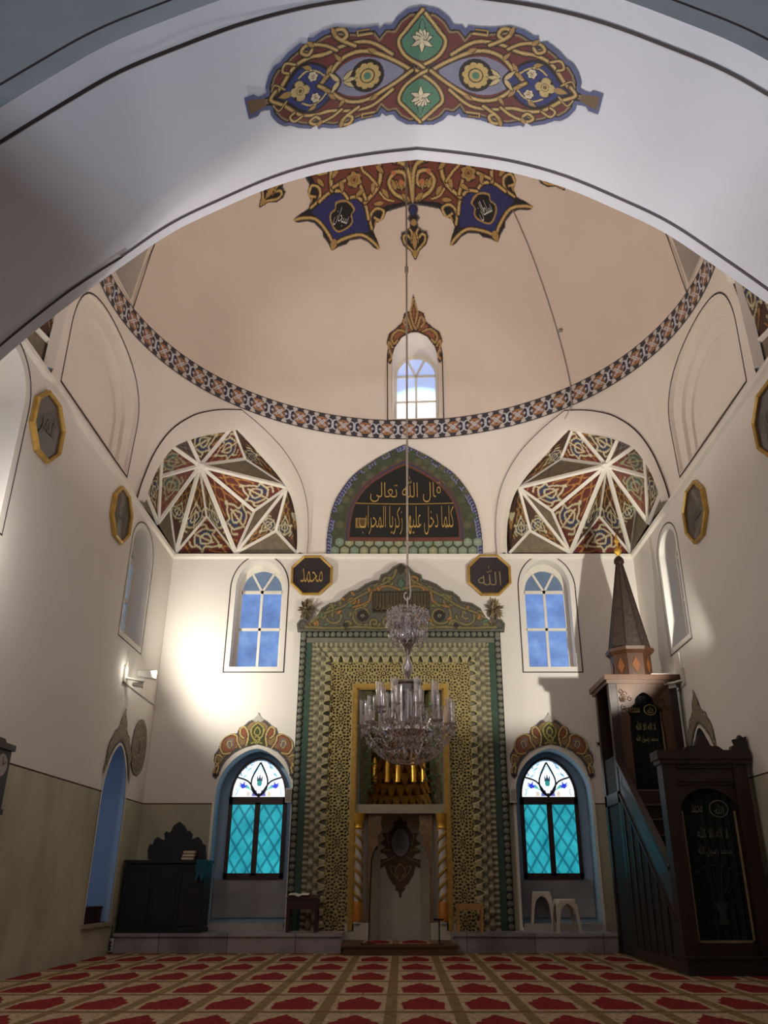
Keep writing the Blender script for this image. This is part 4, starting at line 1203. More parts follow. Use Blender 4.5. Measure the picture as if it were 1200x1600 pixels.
# ================================================================== PLATFORM AND CARPET
def marble(name, c, dark):
    m, nt, b = new_mat(name)
    w = nt.nodes.new('ShaderNodeTexBrick'); w.offset = .0
    tc = nt.nodes.new('ShaderNodeTexCoord'); mp = nt.nodes.new('ShaderNodeMapping'); mp.inputs['Rotation'].default_value = (PI / 2, 0, 0)
    nt.links.new(tc.outputs['Object'], mp.inputs[0]); nt.links.new(mp.outputs[0], w.inputs['Vector'])
    w.inputs['Scale'].default_value = 1; w.inputs['Brick Width'].default_value = 1.15; w.inputs['Row Height'].default_value = 2.2; w.inputs['Mortar Size'].default_value = .006
    w.inputs['Color1'].default_value = c; w.inputs['Color2'].default_value = [x * .72 for x in c[:3]] + [1]; w.inputs['Mortar'].default_value = dark
    n = ramp(nt, noise(nt, 1.8, 7), [(.35, (.55, .55, .58, 1)), (.6, (1, 1, 1, 1))])
    x = nt.nodes.new('ShaderNodeMix'); x.data_type = 'RGBA'; x.blend_type = 'MULTIPLY'; x.inputs[0].default_value = 1
    nt.links.new(w.outputs[0], x.inputs[6]); nt.links.new(n, x.inputs[7]); nt.links.new(x.outputs[2], b.inputs['Base Color']); b.inputs['Roughness'].default_value = .38
    return m


M_plat = marble('veined_grey_marble', rgb(168, 158, 158), rgb(80, 74, 74))
for nm, x0, x1, lab in (('marble_step', -4.86, -1.02, 'long grey marble step along the back wall left of the prayer niche'), ('marble_step', .86, 3.62, 'grey marble step along the back wall right of the prayer niche')):
    t = thing(nm, lab, 'step', ((x0 + x1) / 2, 15.9, 0), 'marble steps')
    mb = MB(); mb.box(x0, x1, 15.53, 16.39, 0, .26); o = mb.build('riser', M_plat, t); o.data.transform(Matrix.Translation(-t.location))
    mb = MB(); mb.box(x0, x1, 15.49, 16.39, .26, .31); o = mb.build('tread', M_plat, t); o.data.transform(Matrix.Translation(-t.location))


def carpet_mat():
    """machine-woven prayer carpet: rows of red niches on beige, olive stripes between"""
    m, nt, b = new_mat('prayer_carpet')
    geo = nt.nodes.new('ShaderNodeNewGeometry'); sep = nt.nodes.new('ShaderNodeSeparateXYZ'); nt.links.new(geo.outputs['Position'], sep.inputs[0])
    def M(op, a, bb=None, cc=None):
        q = nt.nodes.new('ShaderNodeMath'); q.operation = op
        for i, s in enumerate((a, bb, cc)):
            if s is None: continue
            if isinstance(s, (int, float)): q.inputs[i].default_value = s
            else: nt.links.new(s, q.inputs[i])
        return q.outputs[0]
    def mix(f, A, B):
        x = nt.nodes.new('ShaderNodeMix'); x.data_type = 'RGBA'; nt.links.new(f, x.inputs[0])
        for s, i in ((A, 6), (B, 7)):
            if isinstance(s, tuple): x.inputs[i].default_value = s
            else: nt.links.new(s, x.inputs[i])
        return x.outputs[2]
    jag = M('MULTIPLY', M('SUBTRACT', noise(nt, 34, 2), .5), .09)
    u = M('ABSOLUTE', M('SUBTRACT', M('FRACT', M('ADD', M('DIVIDE', M('SUBTRACT', sep.outputs[0], .21), .625), 50.5)), .5))   # 0 middle of a niche
    v = M('FRACT', M('ADD', M('DIVIDE', M('SUBTRACT', sep.outputs[1], 8.75), 1.27), 20.0))
    uu = M('ADD', u, jag)
    cr = nt.nodes.new('ShaderNodeFloatCurve'); nt.links.new(v, cr.inputs['Value'])
    cv = cr.mapping.curves[0]; pts = [(0, 0), (.12, 0), (.125, .31), (.45, .345), (.52, .33), (.56, .25), (.66, .22), (.72, .12), (.8, .07), (.86, 0), (1, 0)]
    while len(cv.points) < len(pts): cv.points.new(.5, .5)
    for p, q in zip(cv.points, pts): p.location = q; p.handle_type = 'VECTOR'
    cr.mapping.update()
    red = M('LESS_THAN', uu, cr.outputs[0])
    stripe = M('GREATER_THAN', u, .41)
    beige = ramp(nt, noise(nt, 30, 2), [(.35, rgb(148, 124, 96)), (.65, rgb(190, 170, 138))])
    olive = ramp(nt, noise(nt, 12, 3), [(.35, rgb(112, 94, 62)), (.65, rgb(138, 118, 82))])
    redc = ramp(nt, noise(nt, 25, 3), [(.35, rgb(104, 30, 32)), (.7, rgb(144, 52, 48))])
    line = M('LESS_THAN', v, .03)
    c = mix(stripe, beige, olive); c = mix(red, c, redc); c = mix(line, c, rgb(96, 64, 52))
    band = M('GREATER_THAN', v, .93); c = mix(band, c, olive)
    nt.links.new(c, b.inputs['Base Color']); b.inputs['Roughness'].default_value = .95; b.inputs['Specular IOR Level'].default_value = .05
    bp = nt.nodes.new('ShaderNodeBump'); bp.inputs['Strength'].default_value = .4; bp.inputs['Distance'].default_value = .01
    nt.links.new(noise(nt, 90, 2), bp.inputs['Height']); nt.links.new(bp.outputs[0], b.inputs['Normal'])
    return m


M_carpet = carpet_mat()
mb = MB(); mb.box(-4.86, 4.9, -4, 15.49, 0.0, .012); tag(mb.build('prayer_carpet', M_carpet), 'wall-to-wall beige prayer carpet with rows of red niches', 'carpet')

# ================================================================== PRAYER NICHE (MIHRAB)
MX = -.02
mh = thing('mihrab', 'tall green and gold prayer niche with carved crown in the middle of the back wall', 'prayer niche', (MX, 16.36, 0))
FY = 16.30                                          # front plane of the frame
def mk(mb, name, m, parent=mh, smooth=False):
    o = mb.build(name, m, parent, smooth)
    p = parent; d = Vector((0, 0, 0))
    while p: d += p.location; p = p.parent
    o.data.transform(Matrix.Translation(-d)); return o
def mkc(c, name, fn, m, parent=mh, smooth=True):
    o = c.mesh(name, fn, m, parent, smooth=smooth); p = parent; d = Vector((0, 0, 0))
    while p: d += p.location; p = p.parent
    o.data.transform(Matrix.Translation(-d)); return o


M_mgreen = mat('mihrab_green', rgb(50, 76, 62), .7, var=.18, scale=8)
M_mgrey = mat('mihrab_grey_green', rgb(112, 112, 96), .7, var=.15)
M_gold = mat('aged_gold', rgb(172, 136, 62), .45, .3, var=.2, scale=10)
M_bright = mat('gilt', rgb(230, 180, 70), .3, .7, var=.15, scale=10)
M_mihr = paint_mat('mihrab_relief', .6)
# backing slab with the niche opening
OX, OT, ZT = .69, 4.62, 5.78                       # half width of the opening, its top, top of the frame
x0, x1 = MX - 2.05, MX + 2.03
mb = MB()
hole = [(MX - OX - .1, .02), (MX - OX - .1, OT + .05), (MX + OX + .1, OT + .05), (MX + OX + .1, .02)]
mb.flat([(x0, .31), (MX - OX - .1, .31)] + hole[1:3] + [(MX + OX + .1, .31), (x1, .31), (x1, ZT), (x0, ZT)], lambda x, z: (x, FY + .02, z))
mb.strip([(x0, FY + .02, .31), (x0, FY + .02, ZT), (x1, FY + .02, ZT), (x1, FY + .02, .31)], [(x0, YB + .02, .31), (x0, YB + .02, ZT), (x1, YB + .02, ZT), (x1, YB + .02, .31)])
mk(mb, 'frame_slab', M_mgrey)
# bead border
mb = MB(); mbb = MB()
def bead(x, z):
    mbb.lathe([(0, .03), (.03, .03), (.048, .022), (.056, .0)], (x, FY + .0, z), 10, M=Matrix.Rotation(PI / 2, 4, 'X'))
mb.box(x0, x0 + .13, FY, FY + .03, .31, ZT); mb.box(x1 - .13, x1, FY, FY + .03, .31, ZT); mb.box(x0 + .13, x1 - .13, FY, FY + .03, ZT - .14, ZT)
nb = 44
for i in range(nb):
    z = .37 + i * (ZT - .14 - .37) / (nb - 1)
    bead(x0 + .065, z); bead(x1 - .065, z)
for i in range(34): bead(x0 + .065 + i * (x1 - x0 - .13) / 33, ZT - .065)
bb = mk(mb, 'bead_border', mat('black_green', rgb(34, 38, 32), .7)); mbb.build('beads', mat('bead_stone', rgb(108, 108, 92), .6), bb, True); bb.children[0].data.transform(Matrix.Translation(-mh.location))
# green fillets and grey top fillet
for q in (x0 + .13, x1 - .25):
    mb = MB(); mb.box(q, q + .12, FY, FY + .03, .31, ZT - .24); mk(mb, 'green_fillet', M_mgreen)
mb = MB(); mb.box(x0 + .13, x1 - .13, FY - .01, FY + .03, ZT - .24, ZT - .14); mk(mb, 'top_fillet', M_mgrey)
# stalactite border and star lattice: one relief, folded at the mitre
a0, a1, b1 = x0 + .25, x1 - .25, ZT - .24          # outer edge of the stalactite border
DW_, LW = .41, .44                                  # widths of stalactites and lattice
cw = .0125


def relief(side):
    """side 0 left, 1 right, 2 top; s runs along the border, d inwards from its outer edge"""
    Ls = (b1 - .31) if side < 2 else (a1 - a0); Dm = DW_ + LW
    c = Cv(0, Ls, 0, Dm, cw); S, D = c.X.copy(), c.Y.copy()
    # mitre
    if side < 2: keep = (b1 - .31 - S) > (D - .004)
    else: keep = (S > D - .004) & (Ls - S > D - .004)
    c.a[:] = keep
    P = .20; cen = (S - (.0 if side < 2 else Ls / 2))
    # --- stalactites: four tiers of little pointed cells, each stepping forward
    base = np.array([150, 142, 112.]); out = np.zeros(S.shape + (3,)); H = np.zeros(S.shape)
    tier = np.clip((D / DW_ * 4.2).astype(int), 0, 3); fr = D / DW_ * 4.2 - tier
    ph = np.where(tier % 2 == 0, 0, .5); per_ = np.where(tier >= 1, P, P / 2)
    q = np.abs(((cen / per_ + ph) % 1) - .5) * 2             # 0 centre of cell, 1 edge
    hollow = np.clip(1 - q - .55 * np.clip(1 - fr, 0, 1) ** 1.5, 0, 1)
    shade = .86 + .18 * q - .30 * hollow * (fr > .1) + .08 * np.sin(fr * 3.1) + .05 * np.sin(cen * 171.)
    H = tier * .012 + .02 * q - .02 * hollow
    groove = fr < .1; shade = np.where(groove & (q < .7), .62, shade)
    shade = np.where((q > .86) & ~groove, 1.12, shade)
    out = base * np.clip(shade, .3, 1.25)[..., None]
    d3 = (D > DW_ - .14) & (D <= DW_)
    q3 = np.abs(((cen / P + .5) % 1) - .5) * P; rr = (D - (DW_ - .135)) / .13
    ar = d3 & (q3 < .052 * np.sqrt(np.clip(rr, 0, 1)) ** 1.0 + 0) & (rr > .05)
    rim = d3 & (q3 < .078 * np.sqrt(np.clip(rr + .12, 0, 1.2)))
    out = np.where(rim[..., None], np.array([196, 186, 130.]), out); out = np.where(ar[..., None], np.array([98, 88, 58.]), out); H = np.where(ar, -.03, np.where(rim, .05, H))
    # --- lattice: ten-pointed strapwork over a dark ground
    lat = D > DW_
    T = LW * 1.02; lx = ((D - DW_) - LW / 2); ly = ((cen + T * 100.25) % T) - T / 2
    hole_ = np.zeros(S.shape, bool); near = np.full(S.shape, 9.0)
    for (ox, oy) in ((0, 0), (LW / 2, T / 2), (-LW / 2, T / 2), (LW / 2, -T / 2), (-LW / 2, -T / 2)):
        X_, Y_ = lx - ox, ly - oy; R = np.hypot(X_, Y_); A_ = np.arctan2(Y_, X_); near = np.minimum(near, R)
        hole_ |= (R > .034) & (R < .054) | (R < .012)
        for rad, off, hr, ha in ((.093, 0, .024, .013), (.142, .5, .02, .019), (.186, 0, .017, .017)):
            da = ((A_ / (PI / 5) + off + 100.5) % 1 - .5) * (PI / 5) * R
            hole_ |= ((R - rad) / hr) ** 2 + (da / ha) ** 2 < 1
    g1 = ((lx / .062 + 50) % 1 - .5) * .062; g2 = ((ly / .0624 + 50) % 1 - .5) * .0624
    hole_ |= (near > .208) & (np.abs(g1) + np.abs(g2) < .019)
    strap = ~hole_ | (np.abs(np.abs(lx) - LW / 2) < .013)
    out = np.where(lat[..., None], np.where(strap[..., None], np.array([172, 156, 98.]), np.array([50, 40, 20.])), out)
    H = np.where(lat, np.where(strap, .012, -.012), H)
    c.c = np.clip(out, 0, 255); c.h = H
    if side == 0: return c, lambda X, Y, h: (a0 + Y, FY - h, .31 + X)
    if side == 1: return c, lambda X, Y, h: (a1 - Y, FY - h, .31 + X)
    return c, lambda X, Y, h: (a0 + X, FY - h, b1 - Y)


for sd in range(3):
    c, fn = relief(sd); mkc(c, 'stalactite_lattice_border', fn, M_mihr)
# gilt inner frame
fx0, fx1, ft = a0 + DW_ + LW, a1 - DW_ - LW, b1 - DW_ - LW
mb = MB()
for (u0, u1, v0, v1) in ((fx0, fx0 + .085, .31, ft), (fx1 - .085, fx1, .31, ft), (fx0 + .085, fx1 - .085, ft - .085, ft)): mb.box(u0, u1, FY - .04, FY + .06, v0, v1)
for (u0, u1, v0, v1) in ((fx0 + .085, fx0 + .11, .31, ft - .085), (fx1 - .11, fx1 - .085, .31, ft - .085), (fx0 + .085, fx1 - .085, ft - .11, ft - .085)): mb.box(u0, u1, FY - .02, FY + .06, v0, v1)
mk(mb, 'gilt_frame', M_gold)
# alcove: pale half-octagon recess
ncx = (fx0 + fx1) / 2; hw = (fx1 - fx0) / 2 - .11
plan = [(-hw, 0), (-hw, .12), (-.57, .2), (-.52, .55), (-.38, .85), (.38, .85), (.52, .55), (.57, .2), (hw, .12), (hw, 0)]
M_alcove = mat('alcove_plaster', rgb(190, 184, 168), .7, var=.08, scale=2)
mb = MB(); mb.strip([(ncx + x, FY + .05 + y, .08) for x, y in plan], [(ncx + x, FY + .05 + y, 2.45) for x, y in plan]); mk(mb, 'alcove', M_alcove)
mb = MB(); mb.strip([(ncx + x, FY + .05 + y, 2.3) for x, y in plan], [(ncx + x, FY + .05 + y, ft) for x, y in plan])
mb.flat([(x, y) for x, y in plan], lambda x, y: (ncx + x, FY + .05 + y, ft)); mk(mb, 'upper_recess', mat('dark_olive_gilt', rgb(96, 92, 50), .55, .1, var=.45, scale=16))
# dark painted foliage on the side panels of the upper recess
mb = MB(); rn = random.Random(11)
for s in (-1, 1):
    for k in range(46):
        z = rn.uniform(2.6, 4.4); x = ncx + s * rn.uniform(.5, .66)
        L = rn.uniform(.06, .12); a = rn.uniform(0, 2 * PI)
        mb.add([(x, FY + .16, z), (x + .5 * L * math.cos(a + .5), FY + .15, z + .5 * L * math.sin(a + .5)), (x + L * math.cos(a), FY + .16, z + L * math.sin(a)), (x + .5 * L * math.cos(a - .5), FY + .15, z + .5 * L * math.sin(a - .5))], [(0, 1, 2, 3)])
mk(mb, 'foliage', mat('foliage_green', rgb(66, 100, 52), .6, var=.4, scale=14))
# ledge under the hood, cusped brown brackets, spiral colonnettes
mb = MB(); lp = [(-hw, -.02), (-.62, .0), (-.55, .5), (-.4, .72), (.4, .72), (.55, .5), (.62, .0), (hw, -.02)]
mb.prism([(x, y) for x, y in [(-hw, -.03), (hw, -.03), (hw, .1), (.6, .3), (.42, .84), (-.42, .84), (-.6, .3), (-hw, .1)]], lambda x, y: (ncx + x, FY + .03 + y, 2.27), lambda x, y: (ncx + x, FY + .03 + y, 2.43))
mk(mb, 'ledge', mat('ledge_stone', rgb(150, 142, 118), .7))
mb = MB()
for s in (-1, 1):
    q = [(.60, .15), (.60, 2.27), (.33, 2.27), (.37, 2.1), (.34, 1.98), (.43, 1.86), (.40, 1.74), (.49, 1.62), (.5, 1.5), (.53, 1.45), (.53, .15)]
    mb.prism([(ncx + s * x, z) for x, z in q], lambda x, z: (x, FY + .1, z), lambda x, z: (x, FY + .2, z))
mk(mb, 'cusped_bracket', mat('bracket_brown', rgb(122, 96, 66), .6, var=.3, scale=12))
M_colw = mat('column_white', rgb(196, 190, 178), .5)
def spiral_mat():
    m, nt, b = new_mat('spiral_stripes')
    tc = nt.nodes.new('ShaderNodeTexCoord'); sep = nt.nodes.new('ShaderNodeSeparateXYZ'); nt.links.new(tc.outputs['UV'], sep.inputs[0])
    return m
for s in (-1, 1):
    cxx = ncx + s * (hw - .055); cy = FY + .02
    t = MB(); t.lathe([(.085, .42), (.085, .72), (.07, .76), (.07, 1.98), (.08, 2.0)], (cxx, cy, 0), 16); col = mk(t, 'colonnette', M_colw, smooth=True)
    t = MB()
    for k in range(2):
        n = 70; t.tube([(cxx + .071 * math.cos(k * PI + i * .27 * s), cy + .071 * math.sin(k * PI + i * .27 * s), .76 + i * 1.22 / n) for i in range(n + 1)], .03, 6)
    o = mk(t, 'gilt_spiral', M_gold, col)
    o.data.transform(Matrix.Translation(Vector((0, 0, 0))))
    t = MB(); t.lathe([(.1, .46), (.1, .72), (.085, .76), (.075, .78)], (cxx, cy, 0), 12); mk(t, 'base', mat('amber_base', rgb(186, 116, 40), .4, .2), col, True)
    t = MB(); t.lathe([(.07, 1.98), (.095, 2.02), (.085, 2.08), (.105, 2.13), (.11, 2.2), (.12, 2.27)], (cxx, cy, 0), 12); mk(t, 'capital', M_bright, col, True)
for s in (-1, 1):
    mb = MB(); q = sorted((ncx + s * (hw + .16), ncx + s * .54)); mb.box(q[0], q[1], FY - .02, FY + .22, .165, .43); mk(mb, 'plinth', M_alcove)
# gilded stalactite hood
mb = MB()
for i in range(6):
    z0 = 2.43 + i * .21; r = .62 * (1 - (i / 6.6) ** 1.7); dep = .68 * (1 - (i / 6.6) ** 1.7); n = max(4, 11 - i)
    for k in range(n):
        a0_, a1_ = PI * k / n, PI * (k + 1) / n; am = (a0_ + a1_) / 2
        P = lambda a, rr, z: (ncx + r * rr * math.cos(a), FY + .08 + dep * rr * math.sin(a), z)
        w_ = .5 * (a1_ - a0_)
        prof = [(0, 1.0), (.45, 1.0), (.8, .98), (1.0, .86)]
        # pointed little arch: two jambs leaning to an apex, projecting forward at the top
        mb.add([P(a0_, 1, z0), P(a0_ + w_ * .35, 1, z0), P(am, .9, z0 + .15), P(a1_ - w_ * .35, 1, z0), P(a1_, 1, z0), P(a1_, .84, z0 + .21), P(a0_, .84, z0 + .21)], [(0, 1, 2, 6), (2, 3, 4, 5), (2, 5, 6)])
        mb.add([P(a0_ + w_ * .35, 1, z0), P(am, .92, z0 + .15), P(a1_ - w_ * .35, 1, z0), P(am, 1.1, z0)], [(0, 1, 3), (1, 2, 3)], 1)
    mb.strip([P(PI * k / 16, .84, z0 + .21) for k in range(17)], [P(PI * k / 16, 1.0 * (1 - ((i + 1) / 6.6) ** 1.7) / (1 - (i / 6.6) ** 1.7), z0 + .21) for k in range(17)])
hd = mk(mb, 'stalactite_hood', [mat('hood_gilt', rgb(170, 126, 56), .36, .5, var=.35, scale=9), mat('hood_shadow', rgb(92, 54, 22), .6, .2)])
mb = MB()
for s, x in ((-1, .26), (1, .26), (-1, .05), (1, .45), (-1, .5)):
    mb.lathe([(.055, 2.86 + .0), (.05, 2.9), (.055, 3.2), (.03, 3.3), (0, 3.34)], (ncx + s * x, FY + .28, 0), 10)
mk(mb, 'gilt_pendant', M_bright, hd, True)
# painted emblem on the back of the alcove
c = Cv(-.5, .5, .8, 2.3, .0125)
EM = lambda q: q
h = [(0, 2.26), (.05, 2.2), (.12, 2.2), (.14, 2.08), (.22, 1.98), (.36, 1.98), (.3, 1.86), (.4, 1.78), (.28, 1.72), (.44, 1.64), (.28, 1.58), (.24, 1.52), (.4, 1.5), (.46, 1.4), (.4, 1.32), (.3, 1.38), (.26, 1.24), (.16, 1.08), (.09, 1.02), (.1, .95), (.04, .93), (.02, .82), (0, .82)]
fu = h + mx(h)[::-1][1:-1]
c.poly(fu, (98, 74, 52)); c.clip = c.a.copy()
for s in (1, -1):
    S = lambda q: [(s * x, z) for x, z in q]
    for q in ([(.02, 1.6), (.2, 1.5), (.36, 1.44), (.42, 1.38)], [(0, 1.12), (.14, 1.24), (.2, 1.38), (.08, 1.34)], [(.14, 2.1), (.26, 1.94), (.22, 1.76)], [(0, 1.42), (.1, 1.3), (.03, 1.18)], [(.2, 1.66), (.34, 1.66)]):
        c.vine(S(spl(q)), .03, (150, 122, 86), (58, 42, 30), None)
c.disc((0, 1.8), .2, (70, 54, 44), .28); c.disc((0, 1.8), .165, (150, 148, 146), .245); c.disc((0, 1.8), .15, (132, 128, 128), .225)
em = mkc(c, 'painted_emblem', lambda X, Y, H: (ncx + X, np.full_like(X, FY + .05 + .85 - .012), Y), M_paint)
mb = MB(); fe = lambda x, z: (ncx + x, FY + .05 + .85 - .022, z)
letter(mb, 'الله', (0, 1.87), fe, w=.17, h=.12); letter(mb, 'محمد', (0, 1.72), fe, w=.16, h=.1); mk(mb, 'lettering', mat('grey_lettering', rgb(60, 54, 52), .7), em)
# crown
hc = [(2.12, 5.78), (2.14, 5.93), (2.07, 6.03), (1.97, 6.05), (1.9, 5.98), (1.82, 6.0), (1.76, 6.05), (1.64, 6.27), (1.47, 6.38), (1.26, 6.42), (1.22, 6.51), (1.06, 6.64), (.9, 6.67), (.74, 6.8), (.58, 6.87), (.46, 6.89), (.43, 7.0), (.27, 7.07), (.18, 7.17), (.02, 7.26)]
olc = [(MX + x, z) for x, z in hc] + [(MX - x, z) for x, z in hc[::-1]]
c = Cv(MX - 2.2, MX + 2.2, 5.76, 7.28, .0135)
c.poly(olc, (98, 94, 84)); c.poly(grow(olc, -.04), (60, 56, 44)); c.poly(grow(olc, -.065), (92, 90, 80)); c.clip = c.a.copy()
olv, tanv = (130, 118, 76), (158, 116, 64)
for s in (1, -1):
    S = lambda q: [(MX + s * x, z) for x, z in q]
    V2 = lambda q, w=.05, cl=olv: c.vine(S(spl(q)), w, cl, (58, 56, 38), None)
    for cx_, cz_, r_ in ((.8, 6.12, .24), (1.36, 6.1, .22), (1.8, 5.92, .1), (.55, 6.6, .14), (1.0, 6.4, .13), (.28, 6.86, .12), (1.62, 6.1, .1), (.25, 5.98, .16), (.55, 5.95, .12), (1.1, 5.92, .1)):
        V2([(x - MX, z) for x, z in spiral((MX + cx_, cz_), r_, r_ * .25, rn.uniform(0, 6), 1.3 * rn.choice([1, -1]), 22)], .045, rn.choice([olv, olv, tanv]))
    V2([(.05, 5.9), (.4, 5.84), (.9, 5.86), (1.4, 5.84), (1.95, 5.86)], .045)
    V2([(.1, 7.1), (.2, 6.9), (.5, 6.72), (.9, 6.5), (1.2, 6.3), (1.6, 6.14), (1.85, 5.96)], .045)
    V2([(.02, 6.66), (.3, 6.74), (.6, 6.62), (.68, 6.4), (1.0, 6.28)], .04, tanv)
    for k in range(26):
        x, z = rn.uniform(.05, 1.8), rn.uniform(5.85, 7.0)
        c.leaf((MX + s * x, z), rn.uniform(0, 6.3), rn.uniform(.1, .17), .06, rn.choice([olv, (126, 124, 72), (168, 116, 60), (92, 116, 88)]), (62, 60, 42))
    c.disc((MX + s * .79, 6.1), .125, (48, 40, 34)); c.disc((MX + s * .79, 6.1), .035, (150, 146, 124)); c.disc((MX + s * .79, 6.1), .02, (60, 52, 44))
    c.disc((MX + s * 1.13, 5.9), .06, (48, 42, 38))
c.leaf((MX, 7.0), PI / 2, .24, .12, (56, 54, 40)); c.leaf((MX, 6.72), PI / 2, .2, .14, (84, 108, 88))
c.poly([(MX - .6, 6.16), (MX + .6, 6.16), (MX + .6, 6.64), (MX - .6, 6.64)], (66, 58, 40)); c.poly([(MX - .57, 6.19), (MX + .57, 6.19), (MX + .57, 6.61), (MX - .57, 6.61)], (24, 24, 22))
for k in range(34): c.stroke([(MX - .55 + k * 1.1 / 33, 6.26 + .04 * (k * 7 % 5) / 5), (MX - .55 + k * 1.1 / 33, 6.6)], .013, (112, 96, 58))
cr = MB(); cr.prism(olc, lambda x, z: (x, FY - .02, z), lambda x, z: (x, YB - .005, z)); crown = mk(cr, 'crown', mat('crown_edge', rgb(112, 110, 92), .7))
mkc(c, 'carved_scrolls', lambda X, Y, H: (X, np.full_like(X, FY - .035), Y), M_mihr, crown)
mb = MB(); letter(mb, 'كلما دخل عليها زكريا المحراب', (MX, 6.27), lambda x, z: (x, FY - .042, z), w=1.05, h=.14, bold=0); mk(mb, 'plaque_lettering', mat('plaque_gold', rgb(150, 128, 76), .5), crown)
# flower finials at the ends of the crown
M_petal = mat('dried_petals', rgb(150, 136, 104), .8, var=.3, scale=30); M_petald = mat('brown_petals', rgb(108, 82, 58), .8, var=.3, scale=30)
for s in (-1, 1):
    p = Vector((MX + s * 1.95 + .0, FY + .03, 6.26)); root = MB()
    root.tube([(p.x, p.y, 6.04), (p.x + .01, p.y, 6.12), p], .018, 6); st = mk(root, 'flower_finial', mat('finial_stem', rgb(70, 62, 44), .7))
    for mi, (m_, nn, rr) in enumerate(((M_petal, 130, .2), (M_petald, 80, .14))):
        t = MB()
        for k in range(nn):
            a, e = rn.uniform(0, 2 * PI), rn.uniform(-1.3, 1.5); d = Vector((math.cos(a) * math.cos(e), .45 * math.sin(a) * math.cos(e), math.sin(e) * 1.15))
            L = rr * rn.uniform(.75, 1.15); u = d.orthogonal().normalized() * L * .16
            t.add([p, p + d * L * .6 + u, p + d * L, p + d * L * .6 - u], [(0, 1, 2, 3)])
        mk(t, 'petals', m_, st)
# low wooden step with a small rug in front of the alcove
t = thing('wooden_step', 'low dark wooden step in front of the prayer niche', 'step', (ncx, 15.4, 0))
mb = MB(); mb.box(-.93, .93, -.34, 1.0, 0.0, .13); mb.box(-.96, .96, -.37, 1.0, .13, .16)
mb.build('boards', mat('step_wood', rgb(92, 60, 40), .55, var=.25, stretch=(.2, 1, 1)), t)
mb = MB(); mb.box(ncx - .62, ncx + .62, 15.1, 16.15, .16, .175); tag(own(mb.build('prayer_rug', M_carpet)), 'small red and beige prayer rug on the low wooden step', 'rug')

# ================================================================== OCTAGONAL CALLIGRAPHY PANELS
M_ogold = mat('octagon_gilt', rgb(186, 148, 72), .38, .35, var=.2, scale=8)
M_panel = mat('panel_black', rgb(46, 40, 44), .3, var=.25, scale=3, coat=.3)


def octagon(label, f, cu, cz, r, text, sub, ink, grp='octagonal calligraphy panels'):
    t = thing('calligraphy_panel', label, 'calligraphy panel', f(cu, cz - r, -.02), grp); base = t.location.copy()
    O = [(cu + r / math.cos(PI / 8) * math.cos(PI / 8 + k * PI / 4), cz + r / math.cos(PI / 8) * math.sin(PI / 8 + k * PI / 4)) for k in range(8)]
    I = [(cu + (x - cu) * .885, cz + (z - cz) * .885) for x, z in O]; J = [(cu + (x - cu) * .945, cz + (z - cz) * .945) for x, z in O]
    mb = MB()
    L = [[f(x, z, -d) for x, z in l] for l, d in ((O, .005), (O, .06), (J, .085), (I, .06), (I, .03))]
    for A, B in zip(L, L[1:]): mb.strip(A, B, close=True)
    fr = mb.build('gilt_frame', M_ogold, t); fr.data.transform(Matrix.Translation(-base))
    mb = MB(); mb.flat(I, lambda x, z: f(x, z, -.035)); o = mb.build('panel', M_panel, t); o.data.transform(Matrix.Translation(-base))
    mb = MB(); flip = -1 if f is fR else 1
    g = lambda x, z: f(cu + (x - cu) * flip, z, -.045)
    letter(mb, text, (cu, cz - .02), g, w=r * 1.05, h=r * (.95 if text == 'الله' else .8), bold=.008)
    if sub: letter(mb, sub, (cu - r * .48, cz + r * .1), g, w=r * .36, h=r * .3, bold=0)
    o = mb.build('lettering', ink, t, fix=False); o.data.transform(Matrix.Translation(-base))


M_ghost = mat('faded_lettering', rgb(96, 92, 92), .5)
octagon('gilt octagonal panel with gold script, left of the prayer niche crown', fB, -1.91, 7.02, .44, 'محمد', None, M_goldink)
octagon('gilt octagonal panel with thin pale script, right of the prayer niche crown', fB, 1.85, 7.03, .46, 'الله', None, mat('pale_lettering', rgb(140, 124, 90), .5))
octagon('gilt octagonal dark panel high on the left wall, nearest the front arch', fL, 9.78, 6.8, .47, 'عمر', None, M_ghost)
octagon('gilt octagonal dark panel on the left wall, just below the left squinch', fL, 12.98, 6.9, .47, 'علي', None, M_ghost)
octagon('gilt octagonal dark panel on the right wall, just below the right squinch', fR, 12.52, 6.75, .5, 'عثمان', None, M_ghost)
octagon('gilt octagonal dark panel at the right edge of view, high on the right wall', fR, 9.42, 6.72, .5, 'ابو بكر', None, M_ghost)
